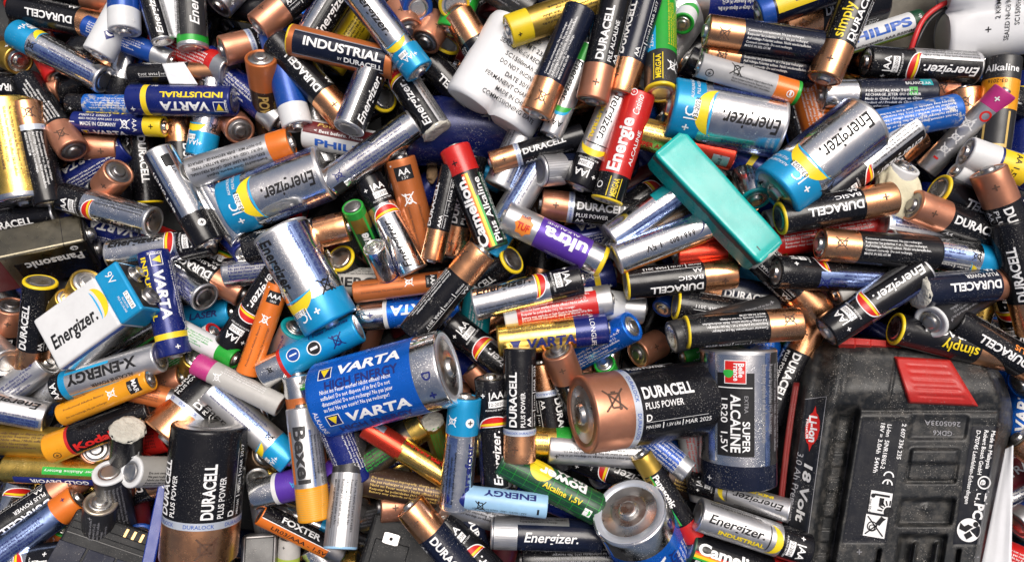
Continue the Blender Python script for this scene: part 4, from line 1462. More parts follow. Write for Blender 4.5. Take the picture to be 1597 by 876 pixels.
def turquoise_bar():
    L = 63.0
    M = rest('box', (18, 18), L, (1194, 404), (1030, 227), tilt=2, lift=0, lay=8.6)
    mark('box', (18, 18), L, M)
    t = thing('wrapped_stick', 'turquoise shrink-wrapped stick pack with grey tape along its edge', 'battery pack', to_matrix(M, -27))
    # rounded, slightly tapering and dented body under the film
    from mathutils import noise
    g = Geo()
    sect = []
    for cy, cz in ((1, 1), (-1, 1), (-1, -1), (1, -1)):
        a0 = {(1, 1): 0, (-1, 1): 90, (-1, -1): 180, (1, -1): 270}[(cy, cz)]
        pa, pb = a0, a0 + 90.0
        c0, c90 = (math.cos(math.radians(pa)), math.sin(math.radians(pa))), (math.cos(math.radians(pb)), math.sin(math.radians(pb)))
        ring = []
        for q in range(4):
            a = math.radians(a0 + q * 30)
            ring.append((cy * 7.1 + 1.1 * math.cos(a), cz * 6.5 + 1.1 * math.sin(a)))
        # a point a little way along each flat, so that the flats shade as flats
        ring.insert(0, (ring[0][0] + (c0[1]) * .9, ring[0][1] - c0[0] * .9))
        ring.append((ring[-1][0] - (c90[1]) * .9, ring[-1][1] + c90[0] * .9))
        sect += ring
    vs, fs = [], []
    nx, m = 44, len(sect)
    for i in range(nx + 1):
        x = -L / 2 + L * i / nx
        e = min(i, nx - i)
        k = (1.07 - .16 * i / nx) * (1 if e > 1 else (.97 if e == 1 else .88))
        for y, z in sect:
            d = 1 + .03 * noise.noise(Vector((x * .09, y * .12, z * .12)))
            vs.append((x, y * k * d, z * (1 if e > 1 else .95) * d))
    for i in range(nx):
        for j in range(m):
            fs.append((i * m + j, (i + 1) * m + j, (i + 1) * m + (j + 1) % m, i * m + (j + 1) % m)[::-1])
    fs += [tuple(range(m)), tuple(range(nx * m, nx * m + m))[::-1]]
    g.add(vs, fs, 'turquoise', True)
    me = g.mesh('shrink_film')
    part('shrink_film', me, t)
    g = Geo()
    # torn grey tape just below the long edge, its lower rim uneven
    rr = random.Random(3)
    n = 40
    vs, fs = [], []
    for i in range(n + 1):
        x = -L / 2 + .6 + (L - 1.2) * i / n
        w = 1.7 + .8 * rr.random() + (.9 if i > n * .55 else 0)
        yy = -8.2 * (1.07 - .16 * i / n) - .3
        vs += [(x, yy, 6.0 - .2 * rr.random()), (x, yy - .02, 5.8 - w)]
    for i in range(n):
        fs.append((2 * i, 2 * i + 1, 2 * i + 3, 2 * i + 2))
    g.add(vs, fs, 'tape')
    part('edge_tape', g.mesh('edge_tape'), t)
    g = Geo()
    lathe(g, [(L / 2 - 1.6, 5.0), (L / 2 - .2, 7.2), (L / 2 + .9, 6.6), (L / 2 + 1.3, 3), (L / 2 + 1.0, 0)], 'glue', 24, wob=lambda a, x: .08 * math.sin(5 * a + x) + .05 * math.sin(9 * a))
    part('hot_glue', g.mesh('hot_glue'), t)
    g = Geo(); box(g, (L / 2 - 5, -3.5, 7.66), (2.2, .5, .12), 'tape'); part('film_nick', g.mesh('film_nick'), t)


def sstep(a, b, x):
    t = np.clip((x - a) / (b - a), 0, 1)
    return t * t * (3 - 2 * t)


def tool_pack():
    """power tool battery pack; built in photograph-sized coordinates converted to mm at its own height"""
    Z0 = 14.0
    k = (CAM_H - Z0) / FPX
    M = np.eye(4)
    M[:2, 3] = unproject(1400, 760, Z0)
    M[2, 3] = Z0
    t = thing('power_tool_battery', 'big black power tool battery pack with red release button, dusty', 'battery pack', Matrix.Translation(tuple(M[:3, 3] * .001)))

    def pos(x, y, h):
        """a photograph point at height h on the pack, in mm from the pack's own origin"""
        kk = (CAM_H - Z0 - h) / FPX
        return np.stack([(x - 798.5) * kk - M[0, 3], -(y - 438.0) * kk - M[1, 3], h + 0 * x], -1)

    def at1(x, y, h):
        return tuple(pos(np.array(float(x)), np.array(float(y)), np.array(float(h))))

    # outline: for every row y, where the body starts and ends (px)
    ys_ = np.array([531, 534, 540, 550, 565, 590, 620, 660, 700, 760, 830, 900, 960])
    xl_ = np.array([1300, 1276, 1262, 1251, 1244, 1240, 1237, 1232, 1228, 1222, 1216, 1210, 1205])
    xr_ = np.array([1420, 1470, 1498, 1525, 1548, 1566, 1576, 1582, 1574, 1561, 1547, 1534, 1522])

    lean = lambda y: -(y - 640) * 0.165             # long edges lean to the lower left

    def ridge(x, y, a, b, c, d, w=4):
        return sstep(a - w, a + w, x) * (1 - sstep(b - w, b + w, x)) * sstep(c - w, c + w, y) * (1 - sstep(d - w, d + w, y))

    def front0(y):
        return sstep(610, 660, y)

    def hfun(x, y):
        u = x - lean(y)
        h = np.full_like(x, 4.0)
        # flank rising from the outline to the first edge, groove, plateau
        h = h - 11 * (1 - sstep(1215, 1262, u))
        h = h + 6.0 * sstep(1258, 1296, u) - 7.0 * sstep(1298, 1312, u) * front0(y) - 2.0 * sstep(1298, 1310, u) * (1 - front0(y))
        front = sstep(628, 652, y)
        h = h + 8.0 * sstep(1334, 1344, u) * front * (1 - sstep(1556, 1572, u))
        h = h - 1.2 * (sstep(1326, 1330, u) * (1 - sstep(1336, 1340, u))) * front
        # ribs across the groove
        gro = sstep(1304, 1310, u) * (1 - sstep(1328, 1334, u)) * front
        h = h + gro * 1.4 * (0.5 + 0.5 * np.sign(np.sin(y * .16)))
        # head of the housing sloping away to the top edge
        head = 1 - sstep(628, 648, y)
        h = h + head * (5.0 * sstep(1262, 1330, u) - 9.0 * (1 - sstep(534, 612, y)))
        h = h - 14 * (1 - sstep(0, 26, xr(y) - x)) ** 2
        h = h - 0.8 * np.exp(-((u - 1384 + (y - 600) * .0) / 2.2) ** 2) * head          # seam
        h = h - 0.9 * np.exp(-((y - 640) / 2.5) ** 2) * sstep(1334, 1344, u)
        # windows along the plateau
        v = u
        h = h - 1.4 * ridge(v, y, 1424, 1512, 648, 684)
        h = h + 2.2 * ridge(v, y, 1432, 1506, 700, 748) - 2.4 * ridge(v, y, 1430, 1508, 722, 752, 3)
        h = h - 3.6 * ridge(v, y, 1428, 1512, 778, 818)
        h = h + 1.2 * np.exp(-(((v - 1470) ** 2 + (y - 792) ** 2) / 60.0))
        h = h - 4.2 * ridge(v, y, 1436, 1508, 834, 960)
        h = h - 5.5 * ridge(v, y, 1404, 1410, 856, 960, 2) - 5.5 * ridge(v, y, 1528, 1534, 856, 960, 2)
        h = h + 5.0 * ridge(v, y, 1460, 1465, 846, 960, 2) + 4.0 * ridge(v, y, 1494, 1500, 846, 960, 2)
        # label plate edges (printed areas sit a hair lower)
        h = h - 0.35 * ridge(v, y, 1348, 1412, 650, 846, 2) - .35 * ridge(v, y, 1520, 1566, 660, 850, 2)
        return h

    def xr(y):
        return np.interp(y, ys_, xr_)

    def xl(y):
        return np.interp(y, ys_, xl_)
    ny, nx = 210, 200
    yy = np.linspace(531, 960, ny)
    U = np.linspace(0, 1, nx)
    A, B = xl(yy)[:, None], xr(yy)[:, None]
    Xg = A + (B - A) * U[None, :]
    Yg = np.repeat(yy[:, None], nx, 1)
    Hh = hfun(Xg, Yg)
    rim = np.minimum(np.minimum(Xg - A, B - Xg), Yg - 531)
    Hh = Hh - 8.0 * (1 - np.clip(rim / 24.0, 0, 1)) ** 2
    vs = pos(Xg, Yg, Hh).reshape(-1, 3)
    idx = np.arange(ny * nx).reshape(ny, nx)
    fs = np.stack([idx[:-1, :-1], idx[1:, :-1], idx[1:, 1:], idx[:-1, 1:]], 2).reshape(-1, 4)
    g = Geo()
    g.add(vs, fs, 'case_black', True)
    # skirt down into the heap
    ring = list(idx[0, :]) + list(idx[1:, -1]) + list(idx[-1, -2::-1]) + list(idx[-2:0:-1, 0])
    lowv = [(vs[i][0] * 1.0, vs[i][1], -26.0) for i in ring]
    gridv = vs
    top = [vs[i] for i in ring]
    m = len(ring)
    g.add(top + lowv, [(i, (i + 1) % m, m + (i + 1) % m, m + i) for i in range(m)], 'case_black', False)
    g.add(lowv, [tuple(range(m))], 'case_black')
    part('housing', g.mesh('housing'), t)

    def on(off):
        return lambda co: pos(co[:, 0], co[:, 1], hfun(co[:, 0], co[:, 1]) + off)

    def patch(name, quad, mname, off, thick, nu=24, nv=20, hf=None):
        q = [np.array(p, float) for p in quad]
        vs, fs = [], []
        for j in range(nv + 1):
            for i in range(nu + 1):
                a, b = i / nu, j / nv
                p = (q[0] * (1 - a) + q[1] * a) * (1 - b) + (q[3] * (1 - a) + q[2] * a) * b
                e = min(a, 1 - a, b, 1 - b)
                z = float(hfun(p[0:1], p[1:2])[0]) + off - thick * (1 - min(1, e / .05)) ** 2
                if hf:
                    z += hf(a, b)
                vs.append(at1(p[0], p[1], z))
        w = nu + 1
        for j in range(nv):
            for i in range(nu):
                fs.append((j * w + i, (j + 1) * w + i, (j + 1) * w + i + 1, j * w + i + 1))
        g = Geo()
        g.add(vs, fs, mname, True)
        return part(name, g.mesh(name), t)

    def button_relief(a, b):
        inn = sstep(.16, .2, a) * (1 - sstep(.84, .88, a)) * sstep(.12, .2, b) * (1 - sstep(.8, .88, b))
        return float(inn * (-.5 + .5 * abs(math.sin(b * 19))))
    patch('release_button', [(1393, 555), (1482, 560), (1527, 634), (1416, 629)], 'case_red', 2.2, 2.6, 40, 60, button_relief)
    # red corrugated strip along the back edge
    g = Geo()
    n = 90
    vs, fs = [], []
    for i in range(n + 1):
        f = i / n
        x = 1308 + f * 200
        y = 533 + 16 * f ** 2 + 4 * f
        zz = 9.0 - 6 * f + 1.3 * (((f * 8) % 1.0) - .5) * (1 if f < .97 else 0)
        for dy, dz in ((-7 + 3 * f, -12), (-7 + 3 * f, -1), (3, .4), (9, -2.2)):
            vs.append(at1(x, y + dy, zz + dz - 5))
    for i in range(n):
        for j in range(3):
            fs.append((i * 4 + j, i * 4 + j + 1, i * 4 + j + 5, i * 4 + j + 4))
    g.add(vs, fs, 'case_red')
    part('back_strip', g.mesh('back_strip'), t)
    # red side rail (two grooved bars)
    g = Geo()
    for off, r in ((1.5, .95), (5.2, .8)):
        tube(g, [at1(1239 + off, 596, -1.2), at1(1229 + off, 660, -1), at1(1219 + off, 740, -.8), at1(1211 + off, 820, -.8), at1(1203 + off, 900, -.8)], r, 'rail_red')
    part('side_rail', g.mesh('side_rail'), t)
    patch('printed_panel', [(1344, 656), (1412, 656), (1382, 846), (1314, 846)], 'label_black', .16, .1, 40, 60)
    patch('printed_panel', [(1516, 664), (1558, 664), (1528, 848), (1486, 848)], 'label_black', .16, .1, 30, 60)
    # label plate on the flank: black film with a thin border
    plate = [(1256, 622), (1289, 618), (1258, 850), (1224, 850)]
    patch('flank_label', plate, 'label_black', .25, .2, 12, 40)
    g = Geo()
    for a, b in ((plate[1], plate[2]), (plate[1], plate[0])):
        co, fs = line(a, b, .9)
        pts = np.array([co[0] + (co[1] - co[0]) * f for f in np.linspace(0, 1, 30)]), np.array([co[3] + (co[2] - co[3]) * f for f in np.linspace(0, 1, 30)])
        co2, f2 = strip(pts[0], pts[1])
        put(g, co2, f2, on(.5), 'ink_grey', None)
    part('label_border', g.mesh('label_border'), t)

    def word(g, s, x, y, h, ln, rot, m, bold=0.01, shear=0.0, off=.45):
        """x, y in photograph pixels; the text's up is mirrored because pixels run down"""
        co, fs, w = text_at(s, h, ln, bold, shear)
        co = np.stack([co[:, 0], -co[:, 1]], 1)
        co, fs = split_rows(co, fs, 4)
        co = place2d(co, x, y, rot)
        put(g, co, fs, on(off), m, None)
    DN = 99.5                                       # reading direction down the pack, degrees in pixel space
    g = Geo()
    word(g, '18 Volt', 1254, 768, 13, 92, DN, 'dirty_white', .03, .2, .55)
    word(g, '3.0 Ah Premium', 1240, 758, 10, 108, DN, 'ink_grey', 0, .2, .55)
    word(g, '2 607 336 235', 1406, 688, 6.6, 56, DN, 'ink_white', .015)
    word(g, 'Li-Ion  5INR18/65-2', 1382, 696, 6.6, 70, DN, 'ink_white', .015)
    word(g, '18V = 3.0Ah  54Wh', 1371, 698, 6.6, 78, DN, 'ink_white', .015)
    word(g, 'Made in Malaysia', 1545, 701, 6.4, 60, DN, 'ink_white', .015)
    word(g, 'Robert Bosch GmbH', 1533, 705, 6.4, 70, DN, 'ink_white', .015)
    word(g, 'D-70745 Leinfelden-Echterdingen', 1517, 728, 6.4, 116, DN, 'ink_white', .012)
    word(g, '2605033A', 1470, 660, 7.5, 56, 183, 'ink_grey', .01)
    word(g, 'GDK6', 1470, 675, 7.5, 30, 183, 'ink_grey', .01)
    word(g, 'max 50 C', 1357, 788, 4.2, 22, DN, 'ink_black', .01, 0, .62)
    part('lettering', g.mesh('lettering'), t)
    g = Geo()

    def shape(sh, x, y, m, rot=0, off=.45):
        co, fs = sh
        co = np.asarray(co, float)
        co = np.stack([co[:, 0], -co[:, 1]], 1)
        fs = fs
        if len(co) == 4:
            pass
        put(g, place2d(co, x, y, rot), fs, on(off), m, None)

    def grid_rect(w, h, n=8):
        co = np.array([(-w / 2 + w * i / n, -h / 2 + h * j / n) for j in range(n + 1) for i in range(n + 1)])
        return co, [(j * (n + 1) + i, j * (n + 1) + i + 1, (j + 1) * (n + 1) + i + 1, (j + 1) * (n + 1) + i) for j in range(n) for i in range(n)]
    shape(ce_mark(17), 1385, 748, 'ink_white', DN)
    shape(grid_rect(34, 34), 1373, 783, 'ink_white', DN - 90)
    shape(rect(12, 7), 1375, 782, 'ink_black', DN, .6)
    shape(rect(24, 3.4), 1376, 772, 'ink_black', DN - 90, .6)
    shape(disc(3.4), 1362, 772, 'ink_black', 0, .6)
    shape(disc(8, 16), 1386, 798, 'ink_black', 0, .6)
    for q in range(5):
        a = math.radians(180 + 12 + q * 22)
        shape(line((10 * math.cos(a), -10 * math.sin(a)), (18 * math.cos(a), -18 * math.sin(a)), 2.2), 1386, 798, 'ink_black', 0, .6)
    shape(grid_rect(34, 34), 1365, 820, 'ink_white', DN - 90)
    for p, q in (((-14, -14), (14, 14)), ((-14, 14), (14, -14))):
        shape(line(p, q, 2.0), 1365, 820, 'ink_black', DN - 90, .6)
    shape(disc(8, 20, 6.4), 1360, 820, 'ink_black', 0, .62)
    shape(disc(5, 20, 3.6), 1360, 822, 'ink_black', 0, .62)
    shape(rect(7, 14), 1373, 812, 'ink_black', 40, .62)
    # right-hand marks
    shape(disc(10.5, 26, 8.2), 1535, 752, 'ink_white')
    word(g, 'e', 1535, 752, 12, 9, DN, 'ink_white', .02)
    shape(bin_symbol(20), 1531, 774, 'ink_white', DN)
    word(g, 'PC', 1526, 797, 15, 24, DN, 'ink_white', .04)
    shape(disc(18.5, 36), 1511, 826, 'ink_white')
    shape(disc(4.2, 14), 1522, 817, 'ink_black', 0, .62)
    shape((np.array([(-12, -4), (-2, -9), (10, -1), (2, 3), (-4, 0), (-10, 6)]), [(0, 1, 2, 3, 4, 5)]), 1508, 820, 'ink_black', 0, .62)
    shape(rect(11, 9), 1510, 834, 'ink_black', -30, .62)
    shape(line((-4, 0), (4, 0), 1.2), 1340, 860, 'ink_grey'); shape(line((0, -4), (0, 4), 1.2), 1340, 860, 'ink_grey'); shape(line((-4, 0), (4, 0), 1.2), 1523, 868, 'ink_grey')
    part('printed_marks', g.mesh('printed_marks'), t)
    # red emblem on the flank
    g = Geo()
    em = np.array([(0, 0)] + [((15 if q % 2 else 16) * math.cos(2 * math.pi * q / 24) * (.72 + .0 * q), (36 if q in (6, 18) else 26) * math.sin(2 * math.pi * q / 24)) for q in range(24)])
    shape((em, [(0, i + 1, (i + 1) % 24 + 1) for i in range(24)]), 1267, 668, 'ink_red', 8, .5)
    word(g, 'Li-Ion', 1268, 668, 12, 42, DN - 8, 'ink_white', .035, .15, .66)
    word(g, 'PREMIUM', 1259, 668, 4.5, 30, DN - 8, 'ink_white', .01, 0, .66)
    part('emblem', g.mesh('emblem'), t)
    # let later things know it is there
    for j in range(0, ny, 2):
        for i in range(0, nx, 2):
            x, y = gridv[j * nx + i][0] + M[0, 3], gridv[j * nx + i][1] + M[1, 3]
            a, b = int(round(x + GX)), int(round(y + GY))
            if 0 <= a <= 2 * GX and 0 <= b <= 2 * GY:
                HG[b, a] = max(HG[b, a], Hh[j, i] + Z0)


def charger_block():
    """small black pack with three contact strips, at the bottom edge"""
    M = rest('box', (48, 16), 42, (228, 908), (68, 852), anchor='c', tilt=0, lift=-2, lay=5.2)
    mark('box', (46, 14), 42, M)
    t = thing('contact_pack', 'black plastic pack with three brass contact strips, cropped by the bottom edge', 'battery pack', to_matrix(M, 4))
    g = Geo(); box(g, (0, -3, 0), (38, 46, 15), 'case_dark', 1.6); part('housing', g.mesh('housing'), t)
    g = Geo(); box(g, (0, 13.2, 7.4), (36, 3.2, 1.4), 'case_dark', .5); box(g, (0, 9.5, 7.5), (36, .7, .7), 'charcoal', .2); part('ridge', g.mesh('ridge'), t)
    for i in range(3):
        g = Geo(); box(g, (5 + i * 3.6, 16.5, 7.3), (1.5, 4.0, .9), 'brass', .2); part('contact_strip', g.mesh('contact_strip'), t)
    for i, x in enumerate((-13, 0, 13)):
        g = Geo(); box(g, (x, -8, 7.5), (12, 27, .8), 'recess_navy', .3); part('cover_panel', g.mesh('cover_panel'), t)


def flat_bar():
    M = rest('box', (5, 14), 66, (258, 738), (208, 975), anchor='p', tilt=-4, lift=2, lay=7)
    mark('box', (5, 14), 66, M)
    t = thing('flat_pack', 'thin glossy blue bar standing on its edge beside the large copper cell', 'battery pack', to_matrix(M))
    g = Geo(); box(g, (0, 0, 0), (66, 5.4, 14), 'bar_blue', .8); part('casing', g.mesh('casing'), t)
    g = Geo()
    co, fs = disc(1.1, 16, .8); put(g, co + np.array([27, 0]), fs, flat(7.08), 'ink_white', None)
    co, fs, w = text_at('1', 1.4); put(g, place2d(co, 27, 0, -90), fs, flat(7.08), 'ink_white', None)
    co, fs = rect(3.4, 2.4); put(g, co + np.array([30.4, 0]), fs, flat(7.08), 'ink_cyan', None)
    part('printed_marks', g.mesh('printed_marks'), t)


def metal_can():
    M = rest('box', (17, 22), 17, (434, 858), (374, 862), tilt=0, lay=5)
    mark('box', (17, 22), 17, M)
    t = thing('square_cell', 'square steel-rimmed can with black recessed top at the bottom edge', 'battery', to_matrix(M, 3))
    g = Geo(); box(g, (0, 0, 0), (16.4, 17.4, 22), 'dark_steel', 2.2); part('can', g.mesh('can'), t)
    g = Geo(); box(g, (0, 0, 11.0), (13.0, 14, .8), 'charcoal', .5); part('top_plate', g.mesh('top_plate'), t)


def tab_block():
    M = rest('box', (26, 24), 40, (704, 876), (566, 838), tilt=0, lift=-2, lay=4)
    mark('box', (26, 22), 40, M)
    t = thing('sealed_block', 'black sealed block with a flat steel tab terminal, deep at the bottom edge', 'battery', to_matrix(M, 6))
    g = Geo(); box(g, (0, 0, 0), (40, 26, 22), 'case_dark', 2.0); box(g, (-8, -4, 11.3), (16, 13, 1.6), 'case_dark', .5); part('housing', g.mesh('housing'), t)
    g = Geo()
    # tab with a hole
    rim = []
    n = 24
    sq = []
    for i in range(n):
        a = 2 * math.pi * i / n
        c, s = math.cos(a), math.sin(a)
        m = max(abs(c) / 3.6, abs(s) / 2.4)
        sq.append((c / m, s / m))
    for z in (0, .8):
        rim += [(-9 + x, 4 + y, 13.4 + z) for x, y in sq] + [(-9 + .8 * math.cos(2 * math.pi * i / n), 4 + .8 * math.sin(2 * math.pi * i / n), 13.4 + z) for i in range(n)]
    fs = []
    for i in range(n):
        j = (i + 1) % n
        fs += [(2 * n + i, 2 * n + j, 3 * n + j, 3 * n + i), (i, n + i, n + j, j), (i, j, 2 * n + j, 2 * n + i), (n + i, 3 * n + i, 3 * n + j, n + j)]
    g.add(rim, fs, 'dark_steel')
    part('tab_terminal', g.mesh('tab_terminal'), t)
    g = Geo()
    tube(g, [(8, -6, 11), (11, -8, 14), (15, -5, 14.5), (17, 0, 12)], .9, 'wire_black')
    part('lead_wire', g.mesh('lead_wire'), t)


def lump(name, label, cat, px, py, r, mname, squash=(1, 1, .5), lift=0.0, seed=1, rot=0.0):
    c = unproject(px, py, 0)
    cc = cells(c, max(r * squash[0], 3))
    z = np.percentile(HG[cc[0], cc[1]], 70) + r * squash[2] * .6 + lift if cc else 0
    c = unproject(px, py, z)
    bm = bmesh.new()
    bmesh.ops.create_icosphere(bm, subdivisions=4, radius=1.0)
    from mathutils import noise
    for v in bm.verts:
        n = noise.noise(v.co * 1.6 + Vector((seed * 7.1, 0, 0))) * .30 + noise.noise(v.co * 4 + Vector((seed, 3, 0))) * .05
        p = v.co * (1 + n)
        v.co = Vector((p.x * r * squash[0], p.y * r * squash[1], p.z * r * squash[2])) * .001
    me = bpy.data.meshes.new(name)
    bm.to_mesh(me)
    bm.free()
    me.materials.append(MATS[mname])
    smooth_obj(me)
    M = Matrix.Translation((c[0] * .001, c[1] * .001, z * .001)) @ Matrix.Rotation(math.radians(rot), 4, 'Z')
    return solid(name, me, label, cat, M)


def sheet(name, label, cat, corners, mname, nu=14, nv=14, amp=.6, thick=.25, seed=1, dz=0.0, zs=None, fit=0.0):
    """a thin, slightly crumpled sheet of paper between four photograph points, laid on what is below it"""
    from mathutils import noise
    q = [np.array(p, float) for p in corners]
    z0 = []
    vs = []
    for j in range(nv + 1):
        for i in range(nu + 1):
            a, b = i / nu, j / nv
            p = (q[0] * (1 - a) + q[1] * a) * (1 - b) + (q[3] * (1 - a) + q[2] * a) * b
            if zs is not None:
                z = (zs[0] * (1 - a) + zs[1] * a) * (1 - b) + (zs[3] * (1 - a) + zs[2] * a) * b
            else:
                c = unproject(*p, 0)
                x_, y_ = int(np.clip(round(c[0] + GX), 2, 2 * GX - 2)), int(np.clip(round(c[1] + GY), 2, 2 * GY - 2))
                z = HG[y_ - 2:y_ + 3, x_ - 2:x_ + 3].max() + .3
            z += dz + amp * noise.noise(Vector((a * 3, b * 3, seed * 3.3)))
            c = unproject(*p, z)
            vs.append([c[0], c[1], z])
    vs = np.array(vs)
    o = vs.mean(0)
    vs = vs - o
    w = nu + 1
    f = [(j * w + i, (j + 1) * w + i, (j + 1) * w + i + 1, j * w + i + 1) for j in range(nv) for i in range(nu)]
    n = len(vs)
    low = vs - np.array([0, 0, thick])
    fs = f + [tuple(i + n for i in q_[::-1]) for q_ in f]
    ring = [i for i in range(w)] + [j * w + nu for j in range(1, nv + 1)] + [nv * w + i for i in range(nu - 1, -1, -1)] + [j * w for j in range(nv - 1, 0, -1)]
    m = len(ring)
    fs += [(ring[i], ring[(i + 1) % m], ring[(i + 1) % m] + n, ring[i] + n) for i in range(m)]
    g = Geo()
    g.add(list(vs) + list(low), fs, mname, True)
    return solid(name, g.mesh(name), label, cat, Matrix.Translation(o * .001))


CUSTOM = [
    (3.5, lambda: sheet('cardboard_scrap', 'wet brown card scrap showing between the lime-edged slim cell and the domed white pack', 'scrap', [(1345, -30), (1490, -30), (1480, 130), (1340, 130)], 'card', 30, 30, 2.0, .5, 3, 0, (-12, -12, -14, -14))),
    (6.0, white_packs), (6.2, nine_volt_gold), (7.4, nine_volt_white), (9.0, turquoise_bar), (5.5, tool_pack),
    (7.6, charger_block), (7.9, flat_bar), (7.0, metal_can), (6.4, tab_block),
    (6.6, lambda: lump('foam_scrap', 'cream foam scrap wedged beside the copper end with a broad steel button', 'scrap', 1400, 306, 10, 'foam', (1.0, 1.35, .45), -5, 5, 25)),
    (8.9, lambda: lump('wood_chip', 'small tan wood chip in the dark gap above the rainbow-striped cell', 'scrap', 672, 269, 3.4, 'wood', (.8, 1.6, .7), 3, 2, -10)),
    (8.6, lambda: sheet('white_paper', 'white paper edge sticking up beside the power tool pack', 'paper', [(1566, 700), (1578, 694), (1574, 930), (1518, 930)], 'paper', 8, 24, .5, .5, 2, 0, (11, 13, 15, 9))),
    (3.6, lambda: sheet('paper_tag', 'torn white paper tag wrapped over the slim dated cell', 'paper', [(250, 100), (284, 97), (306, 132), (262, 131)], 'paper', 16, 16, .5, .15, 4, 0, (-11.5, -11.5, -11, -11))),
    (5.2, lambda: sheet('white_scrap', 'strip of white paper between two cells at the top edge', 'paper', [(250, -8), (272, -8), (280, 60), (262, 58)], 'paper', 10, 16, .6, .2, 5, 0, (-10, -10, -10, -10))),
    (5.3, lambda: sheet('plastic_scrap', 'dull white plastic shred beside the steel tab block', 'scrap', [(655, 760), (700, 740), (706, 800), (676, 812)], 'dirty_white', 10, 10, 1.0, .3, 8, 0)),
]
